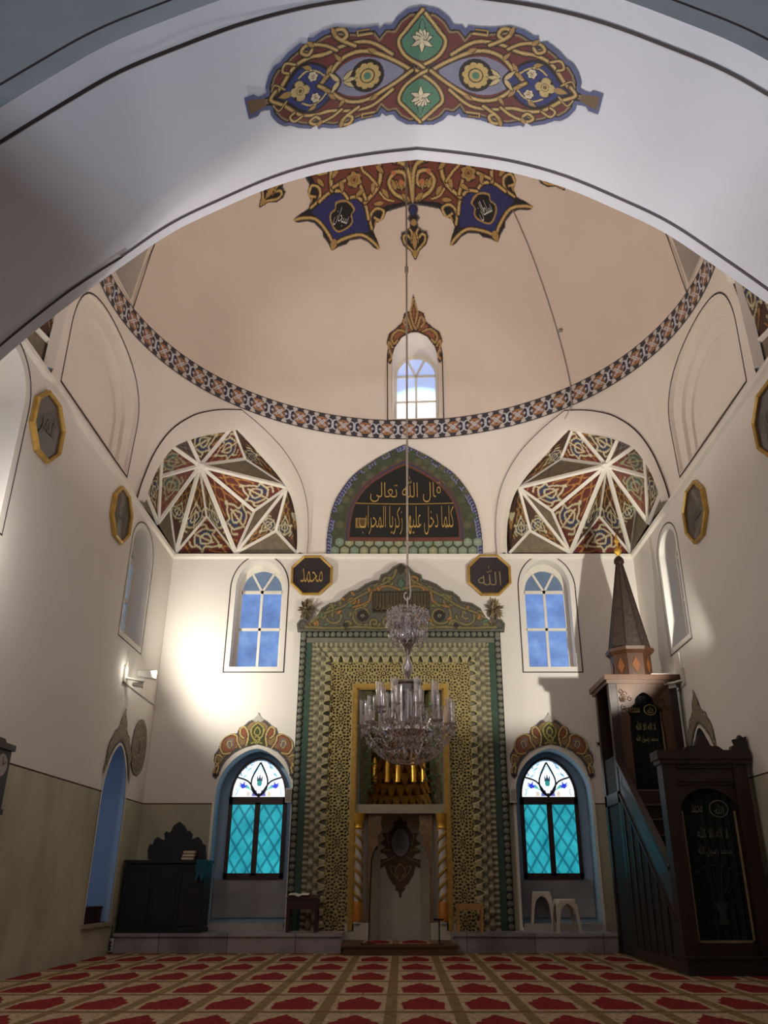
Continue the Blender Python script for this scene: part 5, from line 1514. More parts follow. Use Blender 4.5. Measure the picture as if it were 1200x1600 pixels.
# ================================================================== CHANDELIER
def glass_mat(name, tint, gl, alpha):
    m = bpy.data.materials.new(name); m.use_nodes = True; nt = m.node_tree; nt.nodes.clear()
    o = nt.nodes.new('ShaderNodeOutputMaterial'); mxs = nt.nodes.new('ShaderNodeMixShader'); tr = nt.nodes.new('ShaderNodeBsdfTransparent'); g = nt.nodes.new('ShaderNodeBsdfGlossy')
    lw = nt.nodes.new('ShaderNodeLayerWeight'); lw.inputs[0].default_value = gl
    nz = noise(nt, 26, 2)
    tr.inputs[0].default_value = tint; g.inputs[0].default_value = (.95, .93, .95, 1); g.inputs['Roughness'].default_value = .08
    mth = nt.nodes.new('ShaderNodeMath'); mth.operation = 'MULTIPLY_ADD'; mth.inputs[1].default_value = .8; mth.inputs[2].default_value = alpha
    nt.links.new(lw.outputs['Facing'], mth.inputs[0]); nt.links.new(mth.outputs[0], mxs.inputs[0])
    bp = nt.nodes.new('ShaderNodeBump'); bp.inputs['Strength'].default_value = .25; nt.links.new(nz, bp.inputs['Height']); nt.links.new(bp.outputs[0], g.inputs['Normal'])
    nt.links.new(tr.outputs[0], mxs.inputs[1]); nt.links.new(g.outputs[0], mxs.inputs[2]); nt.links.new(mxs.outputs[0], o.inputs[0])
    return m


M_lampglass = glass_mat('lamp_glass', (.86, .84, .86, 1), .35, .10)
M_crystal = glass_mat('cut_crystal', (.78, .76, .78, 1), .5, .20)
M_bowl = glass_mat('smoked_crystal', (.62, .56, .58, 1), .5, .25)
M_silver = mat('dull_silver', rgb(120, 112, 108), .35, .7)
KX, KY = .08, 11.2
ch = thing('chandelier', 'large crystal chandelier with glass lamp chimneys hanging on a long cable before the prayer niche', 'chandelier', (KX, KY, 2.55))
def kk(mb, name, m, parent=ch, smooth=False): return mk(mb, name, m, parent, smooth)
mb = MB(); mb.tube([(KX, KY, 15.79), (KX, KY, 10.6), (KX, KY, 4.98)], .017, 6)
for z in (10.75, 13.2): mb.lathe([(0, z + .12), (.035, z + .06), (.03, z - .06), (0, z - .1)], (KX, KY, 0), 8)
kk(mb, 'cable', mat('steel_cable', rgb(150, 138, 128), .6, .2))
mb = MB(); mb.tube([(KX + .03, KY, 5.15), (KX + .045, KY, 4.9), (KX + .03, KY, 4.8), (KX - .01, KY, 4.77), (KX - .045, KY, 4.81), (KX - .045, KY, 4.87), (KX - .01, KY, 4.89)], .012, 6)
mb.tube([(KX + .03, KY, 5.15), (KX, KY, 5.3), (KX, KY, 5.0)], .012, 6); mb.tube([(KX, KY, 4.82), (KX, KY, 4.6)], .01, 6)
kk(mb, 'hook', mat('white_hook', rgb(206, 200, 194), .4))
mb = MB()
mb.lathe([(.03, 4.6), (.1, 4.56), (.14, 4.46), (.12, 4.34), (.15, 4.26), (.12, 4.16), (.06, 4.08), (.03, 3.98)], (KX, KY, 0), 28); crownb = kk(mb, 'crystal_crown', M_bowl, smooth=True)
mb = MB(); mb.tube([(KX, KY, 4.7), (KX, KY, 2.7)], .015, 8); mb.lathe([(.02, 3.98), (.035, 3.92), (.06, 3.86), (.075, 3.8), (.06, 3.72), (.03, 3.66), (.02, 3.62)], (KX, KY, 0), 16); kk(mb, 'stem', M_bowl, smooth=True)
mb = MB(); mb.lathe([(.03, 3.62), (.19, 3.6), (.205, 3.57), (.19, 3.54), (.03, 3.53)], (KX, KY, 0), 28); kk(mb, 'top_plate', M_silver, smooth=True)
mb = MB(); mb.lathe([(.185, 3.54), (.19, 3.4), (.175, 3.2), (.185, 3.05), (.1, 2.98)], (KX, KY, 0), 28); kk(mb, 'centre_cylinder', M_lampglass, smooth=True)
mb = MB(); mb.lathe([(.03, 3.0), (.3, 2.97), (.34, 2.92), (.26, 2.84), (.12, 2.8), (.03, 2.79)], (KX, KY, 0), 28); kk(mb, 'body_dish', M_bowl, smooth=True)
glass = None; pan = None; rnk = random.Random(2)
tiers = [(.60, 3.0, 12, .12), (.40, 3.24, 8, .32)]
mg = MB(); mg.lathe([(.022, 0), (.045, .02), (.05, .06), (.048, .2), (.056, .34)], (0, 0, 0), 14); g0 = mg.build('lamp_glass', M_lampglass, ch, True)
mp_ = MB(); mp_.lathe([(.015, -.06), (.03, -.03), (.085, -.01), (.09, .0), (.02, .004)], (0, 0, 0), 14); pan0 = mp_.build('drip_pan', M_crystal, ch, True)
ms_ = MB(); ms_.lathe([(.012, 0), (.014, .1), (.008, .14), (0, .16)], (0, 0, 0), 8); can0 = ms_.build('lamp_bulb', mat('bulb_white', rgb(200, 190, 176), .4), ch, True)
first = True
for R, z, n, ph in tiers:
    for k in range(n):
        a = 2 * PI * k / n + ph; p = Vector((KX + R * math.cos(a), KY + R * math.sin(a), z)) - ch.location
        for o in (g0, pan0, can0):
            q = o if first else o.copy()
            if not first: COL.objects.link(q); q.parent = ch
            q.location = p
        first = False
        am = MB(); c_, s_ = math.cos(a), math.sin(a)
        prof = [(.06, -.18), (.2, -.3), (R * .62, -.3), (R * .85, -.16), (R, -.03)]
        am.tube([(KX + r * c_, KY + r * s_, z + dz) for r, dz in [(spl(prof, 4)[i][0], spl(prof, 4)[i][1]) for i in range(len(spl(prof, 4)))]], .011, 6)
        kk(am, 'arm', M_crystal, smooth=True)
# cut drops: a hundred of the nearest singly, the fine chains as one mass
dr = MB(); dr.add([(0, 0, 0), (.012, 0, -.03), (0, .012, -.03), (-.012, 0, -.03), (0, -.012, -.03), (0, 0, -.085)], [(0, 1, 2), (0, 2, 3), (0, 3, 4), (0, 4, 1), (5, 2, 1), (5, 3, 2), (5, 4, 3), (5, 1, 4)])
d0 = dr.build('crystal_drop', M_crystal, ch); first = True; cnt = 0
for R, z, n in ((.62, 2.94, 36), (.27, 4.27, 20), (.52, 2.8, 24), (.36, 2.7, 16)):
    for k in range(n):
        a = -PI + PI * (k + .5) / n + rnk.uniform(-.03, .03)
        q = d0 if first else d0.copy()
        if not first: COL.objects.link(q); q.parent = ch
        first = False; q.location = Vector((KX + R * math.cos(a), KY + R * math.sin(a), z + rnk.uniform(-.04, .04))) - ch.location; q.rotation_euler[2] = a
mb = MB()
def bd_(p, r):
    mb.add([(p[0], p[1], p[2] + r), (p[0] + r, p[1], p[2]), (p[0], p[1] + r, p[2]), (p[0] - r, p[1], p[2]), (p[0], p[1] - r, p[2]), (p[0], p[1], p[2] - r * 1.5)], [(0, 1, 2), (0, 2, 3), (0, 3, 4), (0, 4, 1), (5, 2, 1), (5, 3, 2), (5, 4, 3), (5, 1, 4)])
for k in range(26):
    a = 2 * PI * k / 26
    for i in range(16):
        t = i / 15; r = .62 * (1 - t) + .14 * t; z = 2.95 - .42 * math.sin(t * PI / 2) ** .8
        bd_((KX + r * math.cos(a), KY + r * math.sin(a), z), .013)
    for i in range(13):
        t = i / 12; r = .19 + .42 * t; z = 3.34 - .48 * math.sin(t * PI * .5) + .12 * t * t
        bd_((KX + r * math.cos(a), KY + r * math.sin(a), z), .012)
    for i in range(10):
        t = i / 9; bd_((KX + (.29 - .1 * t * t) * math.cos(a), KY + (.29 - .1 * t * t) * math.sin(a), 4.6 - .5 * t), .014)
for k in range(520):
    t = rnk.uniform(0, 1); a = rnk.uniform(0, 2 * PI); r = (.21 + .09 * math.sin(t * 7)) * (1 - .45 * max(0, t - .75) * 4) * rnk.uniform(.75, 1.05)
    bd_((KX + r * math.cos(a), KY + r * math.sin(a), 4.64 - .46 * t), rnk.uniform(.012, .024))
for k in range(16):
    a = 2 * PI * k / 16
    for z0, r0 in ((4.58, .2), (4.42, .24), (4.28, .18)):
        pts_ = [(KX + r * math.cos(a), KY + r * math.sin(a), z) for r, z in ((.06, z0 - .06), (r0 * .7, z0 + .02), (r0, z0 + .05), (r0 + .06, z0), (r0 + .06, z0 - .06))]; mb.tube(pts_, .012, 4)
for k in range(420):
    a, r = rnk.uniform(0, 2 * PI), rnk.uniform(.1, .6); bd_((KX + r * math.cos(a), KY + r * math.sin(a), 2.98 - rnk.uniform(0, .5) * (1.1 - r)), rnk.uniform(.008, .016))
o = kk(mb, 'crystal_chains', M_crystal); o['kind'] = 'stuff'

# ================================================================== WOODEN PULPIT (MINBAR)
M_walnut = mat('dark_walnut', rgb(46, 27, 21), .42, var=.3, scale=4, stretch=(1, 1, .12), bump=.15)
M_walnutl = mat('honey_walnut', rgb(82, 52, 32), .38, var=.3, scale=4, stretch=(1, 1, .12))
M_carved = mat('carved_dark_wood', rgb(32, 25, 26), .55, var=.6, scale=22, bump=1.0)
M_curtain = mat('black_green_velvet', rgb(9, 17, 14), .85, var=.3, scale=3)
M_braid = mat('curtain_braid', rgb(150, 128, 92), .7)
mn = thing('minbar', 'tall dark wooden pulpit with portal, stair and pointed spire by the right wall', 'pulpit', (4.26, 13.6, 0))
nb_ = lambda mb, name, m, parent=mn, smooth=False: mk(mb, name, m, parent, smooth)
A, B = 3.66, 4.86
mb = MB(); mb.box(A - .02, B + .02, 11.86, 12.42, 0.0, .2); mb.box(A - .04, B + .02, 11.84, 12.42, .2, .23); nb_(mb, 'front_step', mat('step_dark', rgb(44, 32, 28), .6))
pt = MB()
pt.box(A, A + .2, 12.0, 12.24, .23, 2.62); pt.box(B - .2, B, 12.0, 12.24, .23, 2.62); pt.box(A + .2, B - .2, 12.02, 12.22, 2.34, 2.62); pt.box(A + .2, B - .2, 12.04, 12.2, .23, .36)
sp = arch(A + .2, B - .2, 1.95, 1.98, 2.3, 16, 1.7); pt.prism([(A + .2, 2.36), (B - .2, 2.36)] + sp[::-1][0:], lambda x, z: (x, 12.05, z), lambda x, z: (x, 12.18, z))
for x0_, x1_, z0_, z1_ in ((A + .22, B - .22, 2.38, 2.4), (A + .22, B - .22, 2.56, 2.58), (A + .04, A + .16, .35, .37), (B - .16, B - .04, .35, .37)): pt.box(x0_, x1_, 11.985, 12.03, z0_, z1_)
portal = nb_(pt, 'portal', M_walnut)
mb = MB(); mb.box(A - .03, B + .03, 11.96, 12.28, 2.62, 2.68); mb.box(A - .06, B + .06, 11.93, 12.3, 2.68, 2.8); nb_(mb, 'cornice', M_walnut, portal)
mb = MB()
cp_ = spl([(3.98, 2.8), (4.06, 2.86), (4.16, 2.87), (4.2, 2.95), (4.28, 3.0), (4.36, 2.95), (4.4, 2.87), (4.5, 2.86), (4.58, 2.8)], 4); mb.prism(cp_, lambda x, z: (x, 12.0, z), lambda x, z: (x, 12.08, z))
for s, x in ((1, B + .0), (-1, A)):
    q = [(x + s * .06, 2.8), (x + s * .06, 3.0), (x + s * .02, 2.98), (x - s * .03, 3.02), (x - s * .06, 2.96), (x - s * .12, 2.96), (x - s * .1, 2.89), (x - s * .17, 2.86), (x - s * .18, 2.8)]
    if s > 0: mb.prism(q, lambda x, z: (x, 12.0, z), lambda x, z: (x, 12.1, z))
nb_(mb, 'carved_crest', M_walnut, portal)
mb = MB(); letter(mb, 'لا اله الا الله محمد رسول الله', (4.26, 2.475), lambda x, z: (x, 12.005, z), w=.72, h=.13, bold=.0); nb_(mb, 'lettering', mat('bronze_lettering', rgb(112, 84, 60), .5, .2), portal)


def curtain(x0, x1, z0, z1, y, cx, parent, sc=1.0):
    mb = MB(); n = 40
    P = lambda i, z: (x0 + (x1 - x0) * i / n, y + .012 * math.sin(i * 1.05) + .006 * math.sin(i * 2.3), z)
    top = [(z1 if .22 < i / n < .78 else z1 - .12) for i in range(n + 1)]
    mb.strip([P(i, z0) for i in range(n + 1)], [P(i, z1) for i in range(n + 1)]); cu = nb_(mb, 'curtain', M_curtain, parent, True)
    mb = MB(); e = .03
    for q in ((x0, x0 + e, z0, z1 - .3 * sc), (x1 - e, x1, z0, z1 - .3 * sc), (x0, x1, z0, z0 + e)): mb.box(q[0], q[1], y - .03, y - .02, q[2], q[3])
    nb_(mb, 'braid', M_braid, cu)
    mb = MB(); f = lambda x, z: (x, y - .03, z); w = x1 - x0
    letter(mb, 'محمد', (cx - .2 * w, z1 - .27 * sc), f, w=.2 * w, h=.13 * sc); letter(mb, 'الله', (cx + .2 * w, z1 - .27 * sc), f, w=.17 * w, h=.13 * sc)
    for k in range(28):
        a0, a1 = 2 * PI * k / 28, 2 * PI * (k + 1) / 28; r = .16 * w
        mb.strip([f(cx + .2 * w + r * math.cos(a), z1 - .27 * sc + r * math.sin(a) * .85) for a in (a0, a1)], [f(cx + .2 * w + (r + .012) * math.cos(a), z1 - .27 * sc + (r + .012) * math.sin(a) * .85) for a in (a0, a1)])
    letter(mb, 'لا اله الا الله', (cx + .02 * w, z1 - .56 * sc), f, w=.55 * w, h=.17 * sc); letter(mb, 'محمد رسول الله', (cx + .02 * w, z1 - .8 * sc), f, w=.6 * w, h=.16 * sc)
    return cu, mb


cu, mb = curtain(A + .22, B - .22, .37, 2.3, 12.13, 4.26, portal); nb_(mb, 'lettering', mat('thread_gold', rgb(126, 122, 104), .5), cu)
mb = MB()                                                        # embroidered vase of flowers
for a in (-.9, -.5, -.15, .2, .55, .95):
    q = [(4.26 + t * .34 * math.sin(a) * (1.2 - .2 * t), 12.095, .82 + .48 * t * math.cos(a * .7)) for t in (0, .25, .5, .75, 1)]; mb.tube(q, .005, 4); mb.lathe([(0, .03), (.03, 0), (0, -.03)], q[-1], 6)
mb.prism([(4.16, .86), (4.36, .86), (4.3, .72), (4.33, .58), (4.19, .58), (4.22, .72)], lambda x, z: (x, 12.1, z), lambda x, z: (x, 12.105, z)); nb_(mb, 'embroidery', mat('embroidery_thread', rgb(40, 44, 42), .7), cu)
# stair and side panels
st = MB()
for k in range(9):
    y = 12.28 + k * .25; z = .3 + k * .245; st.box(A + .08, B - .08, y, 14.55, z - .245 if k else 0.02, z)
stairs = nb_(st, 'stair', M_walnut)
mb = MB()
for k in range(9): mb.box(A + .1, B - .1, 12.255 + k * .25, 12.285 + k * .25, .285 + k * .245, .312 + k * .245)
nb_(mb, 'tread_nosing', mat('worn_nosing', rgb(110, 88, 68), .5), stairs)
for s, x in ((1, A), (-1, B)):
    f0, f1 = (lambda y, z: (x, y, z)), (lambda y, z: (x + s * .07, y, z))
    mb = MB(); mb.prism([(12.24, 0), (14.52, 0), (14.52, 2.42), (12.24, .62)], f0, f1); side = nb_(mb, 'side_panel', M_carved)
    mb = MB(); mb.prism([(12.24, .66), (14.52, 2.46), (14.52, 2.98), (12.24, 1.24)], lambda y, z: (x + s * .01, y, z), lambda y, z: (x + s * .06, y, z)); nb_(mb, 'balustrade', mat('balustrade_lattice', rgb(46, 46, 54), .34, var=.6, scale=26, bump=.8, coat=.12), side)
    mb = MB(); mb.bar((x + s * .035, 12.24, 1.27), (x + s * .035, 14.52, 3.0), .1, .07); mb.bar((x + s * .035, 12.24, .64), (x + s * .035, 14.52, 2.44), .09, .05)
    mb.box(min(x - s * .01, x + s * .08), max(x - s * .01, x + s * .08), 12.24, 14.52, .0, .16)
    for k in range(6): mb.box(min(x - s * .015, x + s * .02), max(x - s * .015, x + s * .02), 12.5 + k * .36, 12.55 + k * .36, .16, .62 + (k * .36 + .26) * .79)
    nb_(mb, 'rail', M_walnut, side)
# tower
tw = MB()
for x in (A, B - .14):
    for y in (14.5, 15.46): tw.box(x, x + .14, y, y + .14, 0, 4.3)
tw.box(A, B, 14.5, 15.6, 2.32, 2.5)
tower = nb_(tw, 'tower_posts', M_walnut)
for nm, q in (('tower_side', (A + .03, A + .07)), ('tower_side', (B - .07, B - .03))):
    mb = MB(); mb.box(q[0], q[1], 14.64, 15.46, 0, 2.32); mb.box(q[0], q[1], 14.64, 15.46, 2.5, 3.1); nb_(mb, nm, M_carved, tower)
mb = MB(); mb.box(A + .1, B - .1, 15.5, 15.56, 2.5, 4.3); nb_(mb, 'tower_back', M_walnut, tower)
mb = MB()
for y0_, y1_ in ((14.49, 14.57),):
    mb.prism([(A + .14, 4.3), (B - .14, 4.3)] + [(B - .14, 2.5), (B - .3, 2.5), (B - .3, 3.5)] + spl([(B - .32, 3.72), (B - .3, 3.85), (B - .42, 3.95), (B - .45, 4.05), (4.26, 4.15), (A + .45, 4.05), (A + .42, 3.95), (A + .3, 3.85), (A + .32, 3.72)], 4) + [(A + .3, 3.5), (A + .3, 2.5), (A + .14, 2.5)],
             lambda x, z: (x, y0_, z), lambda x, z: (x, y1_, z))
arc = nb_(mb, 'tower_arch', M_walnutl, tower)
mb = MB(); rn = random.Random(4)
for s in (-1, 1):
    for k in range(14):
        x, z = 4.26 + s * rn.uniform(.2, .42), rn.uniform(3.8, 4.24)
        if z < 4.28 - (abs(x - 4.26) < .3) * .0: mb.tube([(px_, 14.48, pz_) for px_, pz_ in spiral((x, z), .05, .015, rn.uniform(0, 6), 1.1, 12)], .008, 4)
nb_(mb, 'fretwork', M_walnutl, arc)
mb = MB(); mb.box(A - .04, B + .04, 14.44, 15.66, 4.3, 4.36); mb.box(A - .08, B + .06, 14.4, 15.7, 4.36, 4.45); nb_(mb, 'tower_cornice', M_walnutl, tower)
cu2, mb = curtain(A + .3, B - .28, 2.5, 4.12, 14.66, 4.26, tower, .92); nb_(mb, 'lettering', mat('thread_bright', rgb(206, 190, 120), .4), cu2)
TC = (4.26, 15.06, 0)
mb = MB(); mb.lathe([(0, 4.44), (.4, 4.45), (.37, 4.48), (.37, 4.92), (.44, 4.98), (.45, 5.04), (.38, 5.06), (0, 5.06)], TC, 8, rot=PI / 8); M_drumw = mat('drum_walnut', rgb(66, 40, 24), .4, var=.25, scale=4, stretch=(1, 1, .12)); drum = nb_(mb, 'drum', M_drumw)
mb = MB()
for k in range(8):
    a = k * PI / 4; M_ = Matrix.Rotation(a, 4, 'Z'); r = .37 * math.cos(PI / 8) + .012
    pts = [M_ @ Vector(q) for q in ((r, -.075, 4.7), (r, 0, 4.56), (r, .075, 4.7), (r, 0, 4.86))]; mb.add([p + Vector(TC) for p in pts], [(0, 1, 2, 3)])
nb_(mb, 'lozenge', mat('lozenge_inlay', rgb(112, 66, 32), .35), drum)
mb = MB(); mb.lathe([(.38, 5.06), (.06, 6.78)], TC, 8, rot=PI / 8); spire = nb_(mb, 'spire', mat('carved_spire_wood', rgb(56, 44, 37), .55, var=.55, scale=14, bump=1.0))
mb = MB()
for k in range(8):
    a = k * PI / 4 + PI / 8; mb.tube([(TC[0] + .38 * math.cos(a), TC[1] + .38 * math.sin(a), 5.06), (TC[0] + .06 * math.cos(a), TC[1] + .06 * math.sin(a), 6.78)], .012, 5)
nb_(mb, 'spire_ribs', M_walnut, spire)
mb = MB(); mb.lathe([(.06, 6.76), (.1, 6.8), (.095, 6.87), (.06, 6.92), (.03, 6.94)], TC, 16); nb_(mb, 'spire_cap', M_walnut, spire, True)
mb = MB(); mb.lathe([(.02, 6.92), (.03, 6.97), (.07, 7.02), (.075, 7.06), (.05, 7.11), (.02, 7.14), (.02, 7.2), (.045, 7.25), (.05, 7.28), (.02, 7.33), (.012, 7.42), (0, 7.44)], TC, 16); nb_(mb, 'finial', M_bright, spire, True)

# ================================================================== SMALLER FURNITURE
M_black = mat('black_lacquered_wood', rgb(17, 13, 16), .6, var=.3, scale=5)
ks = thing('preaching_chair', 'black wooden preacher\'s seat with carved crest in the left corner', 'preaching chair', (-4.13, 15.8, .31))
kb = lambda mb, name, m, parent=ks, smooth=False: mk(mb, name, m, parent, smooth)
mb = MB(); mb.box(-4.82, -3.44, 15.58, 16.2, .33, 1.4); kb(mb, 'box', M_black)
mb = MB()
for k in range(3):
    x = -4.78 + k * .455
    for q in ((x, x + .42, .42, .46), (x, x + .42, 1.28, 1.32), (x, x + .04, .46, 1.28), (x + .38, x + .42, .46, 1.28)): mb.box(q[0], q[1], 15.565, 15.59, q[2], q[3])
mb.box(-4.84, -3.42, 15.56, 16.2, .31, .37); kb(mb, 'panel_moulding', M_black)
mb = MB(); mb.box(-4.85, -3.41, 15.54, 16.2, 1.4, 1.45); kb(mb, 'top_board', M_black)
cq = [(410, 560), (412, 450), (430, 395), (460, 402), (480, 345), (515, 318), (550, 345), (588, 350), (580, 285), (605, 258), (630, 278), (652, 262), (680, 200), (740, 160), (790, 200), (822, 262), (845, 255), (875, 290), (862, 345), (890, 335), (930, 318), (965, 350), (980, 392), (1008, 400), (1020, 560)]
cq = [onY(170 + x / 6.667, 1260 + y / 6.667, 15.75) for x, y in cq]
mb = MB(); mb.prism([(p.x, max(1.45, p.z)) for p in cq], lambda x, z: (x, 15.72, z), lambda x, z: (x, 15.78, z)); kb(mb, 'carved_crest', M_black)
M_page = mat('book_pages', rgb(206, 184, 150), .8, var=.2, scale=40, stretch=(.1, 1, 6))
for k, (lab, cc) in enumerate((('lowest book of the stack on the black preacher\'s seat', (96, 60, 48)), ('middle book of the stack on the black preacher\'s seat', (60, 66, 70)), ('topmost book of the stack on the black preacher\'s seat', (110, 80, 56)))):
    z = 1.45 + k * .052; cx_ = -3.76 + .012 * k
    b = thing('book', lab, 'book', (cx_, 15.63, z), 'books on the black seat')
    mb = MB(); mb.box(-.1, .1, -.065, .065, .006, .044); mb.build('pages', M_page, b)
    mb = MB(); mb.box(-.105, .105, -.07, .07, 0, .006); mb.box(-.105, .105, -.07, .07, .044, .05); mb.box(-.105, .105, .066, .07, .006, .044); mb.build('cover', mat('book_cover', rgb(*cc), .6), b)
mb = MB(); mb.box(-4.62, -4.44, 15.58, 15.7, 1.45, 1.458); tag(own(mb.build('paper_sheet', mat('white_paper', rgb(190, 180, 168), .8))), 'pale paper lying on the left top corner of the black seat', 'paper')
mb = MB()                                                         # teal cloth over the right corner
n = 12
g = [[(-3.58 + .16 * i / n + .012 * math.sin(j * 1.3), 15.53 - .018 - .012 * math.sin(i * 1.4 + j * .5), 1.455 - (.3 + .05 * math.sin(i * .8)) * j / 8) for i in range(n + 1)] for j in range(9)]
for a_, b_ in zip(g, g[1:]): mb.strip(a_, b_)
mb.strip([(p[0], 15.68, 1.46) for p in g[0]], [(p[0], p[1], 1.456) for p in g[0]])
o = mb.build('teal_cloth', mat('teal_fabric', rgb(28, 92, 108), .8), None, True); tag(own(o), 'teal cloth hanging over the right front corner of the black seat', 'cloth')
# reading desk with open book
rd = thing('reading_desk', 'small dark maroon reading desk left of the gilt niche frame', 'reading desk', (-1.72, 15.85, .31))
M_mar = mat('maroon_wood', rgb(56, 26, 30), .5, var=.25)
mb = MB(); mb.box(-.27, .27, -.17, .17, .36, .52); mb.build('box', M_mar, rd)
mb = MB(); mb.prism([(-.19, .52), (.19, .56), (.19, .58), (-.19, .54)], lambda y, z: (-.28, y, z), lambda y, z: (.28, y, z)); mb.build('sloped_top', M_mar, rd)
lg = MB(); lg.box(-.025, .025, -.025, .025, 0, .36); l0 = lg.build('leg', M_mar, rd)
for k, (x, y) in enumerate(((-.24, -.14), (.24, -.14), (.24, .14), (-.24, .14))):
    q = l0 if k == 0 else l0.copy()
    if k: COL.objects.link(q); q.parent = rd
    q.location = (x, y, 0)
ob_ = thing('open_book', 'open white book lying on the maroon reading desk', 'book', (-1.8, 15.82, .86))
mb = MB()
for s in (-1, 1): mb.prism([(0, .0), (s * .07, .03), (s * .17, .028), (s * .17, .035), (s * .07, .04), (0, .02)], lambda x, z: (x, -.12, z + .0), lambda x, z: (x, .12, z + .026))
mb.build('pages', mat('bright_pages', rgb(214, 206, 190), .8), ob_)
mb = MB(); mb.prism([(-.18, .0), (.18, .0), (.18, .008), (-.18, .008)], lambda x, z: (x, -.13, z - .004), lambda x, z: (x, .13, z + .022)); mb.build('cover', M_mar, ob_)
# little open-framed table
tb = thing('side_table', 'small light wooden open-framed table right of the gilt niche frame', 'table', (1.17, 15.8, .31))
M_lw = mat('light_wood', rgb(176, 130, 74), .5, var=.2, stretch=(1, 1, .2), scale=6)
mb = MB(); mb.box(-.23, .23, -.17, .17, .41, .445); mb.build('table_top', M_lw, tb)
for y in (-.15, .15):
    mb = MB(); mb.box(-.19, .19, y - .012, y + .012, .35, .41); mb.build('apron', M_lw, tb)
lg = MB(); lg.box(-.02, .02, -.02, .02, 0, .41); l0 = lg.build('leg', M_lw, tb)
for k, (x, y) in enumerate(((-.2, -.14), (.2, -.14), (.2, .14), (-.2, .14))):
    q = l0 if k == 0 else l0.copy()
    if k: COL.objects.link(q); q.parent = tb
    q.location = (x, y, 0)
# plastic stools
M_plast = mat('white_plastic', rgb(206, 196, 178), .4, var=.05)


def stool(label, loc, rz):
    t = thing('plastic_stool', label, 'stool', loc, 'white plastic stools'); t.rotation_euler[2] = rz
    hb, ht, H = .215, .155, .52
    mb = MB()                                                    # seat: rounded square with a rolled rim
    def sq(r, z, n=6, k=.05):
        out = []
        for cx_, cy_, a0 in ((r - k, r - k, 0), (-r + k, r - k, PI / 2), (-r + k, -r + k, PI), (r - k, -r + k, 1.5 * PI)):
            for i in range(n + 1): a = a0 + PI / 2 * i / n; out.append((cx_ + k * math.cos(a), cy_ + k * math.sin(a), z))
        return out
    L = [sq(.06, H - .012, k=.02), sq(.12, H - .004, k=.04), sq(.155, H, k=.045), sq(.17, H - .012), sq(.176, H - .04), sq(.178, H - .07), sq(.168, H - .07)]
    for a, b in zip(L, L[1:]): mb.strip(a, b, close=True)
    mb.add(L[0], [tuple(range(len(L[0])))]); mb.build('seat', M_plast, t, True)
    def pt(sx, sy, z): r = hb + (.172 - hb) * z / (H - .05); return (sx * r, sy * r, z)
    for k in range(4):
        sx, sy = ((-1, -1), (1, -1), (1, 1), (-1, 1))[k]
        mb = MB()
        for ax in (0, 1):                                        # angle-section leg flaring into the apron arch
            zs = [0, .1, .2, .28, .34, .38, .41, .43, .45]; ws = [.045, .047, .05, .056, .066, .082, .108, .14, .172]
            a = [pt(sx, sy, z) for z in zs]
            b = []
            for z, w in zip(zs, ws):
                p = list(pt(sx, sy, z)); p[ax] -= (sx, sy)[ax] * w; b.append(tuple(p))
            mb.strip(a, b); ain = [(p[0] - sx * .012, p[1] - sy * .012, p[2]) for p in a]; bin_ = [(p[0] - sx * .012 * (ax == 1), p[1] - sy * .012 * (ax == 0), p[2]) for p in b]
            mb.strip(ain, bin_); mb.strip(b, bin_)
        mb.build('leg', M_plast, t, True)
    return t


stool('white plastic stool standing on the marble step, nearer of the two stools', (2.83, 15.78, .31), .06)
stool('white plastic stool on the window sill behind the nearer stool', (2.56, 16.64, .42), -.1)
# microphones on the wooden step
M_mic = mat('black_metal', rgb(22, 20, 20), .45, .3)
mc = thing('microphone_stand', 'tall thin black microphone stand left in the prayer niche opening', 'microphone stand', (-.55, 15.25, .16))
mb = MB(); mb.lathe([(0, .02), (.13, .018), (.14, .0), (0, 0)], (0, 0, 0), 20); mb.build('base', M_mic, mc, True)
mb = MB(); mb.tube([(0, 0, .02), (.01, 0, .7), (.03, 0, 1.28), (.05, -.02, 1.38), (.09, -.04, 1.44)], .011, 8); mb.build('pole', M_mic, mc, True)
mb = MB(); mb.tube([(.09, -.04, 1.44), (.12, -.05, 1.48), (.13, -.055, 1.5)], .02, 10, rs=[.015, .024, .02]); mb.build('microphone', M_mic, mc, True)
mc = thing('microphone_stand', 'short black microphone stand at the right foot of the niche', 'microphone stand', (.62, 15.25, .16))
mb = MB(); mb.lathe([(0, .015), (.08, .013), (.085, .0), (0, 0)], (0, 0, 0), 20); mb.build('base', M_mic, mc, True)
mb = MB(); mb.tube([(0, 0, .01), (0, 0, .36)], .012, 8); mb.build('pole', M_mic, mc, True)
mb = MB(); mb.tube([(-.09, 0, .37), (0, 0, .365), (.08, 0, .37)], .016, 8, rs=[.02, .014, .012]); mb.build('microphone', M_mic, mc, True)
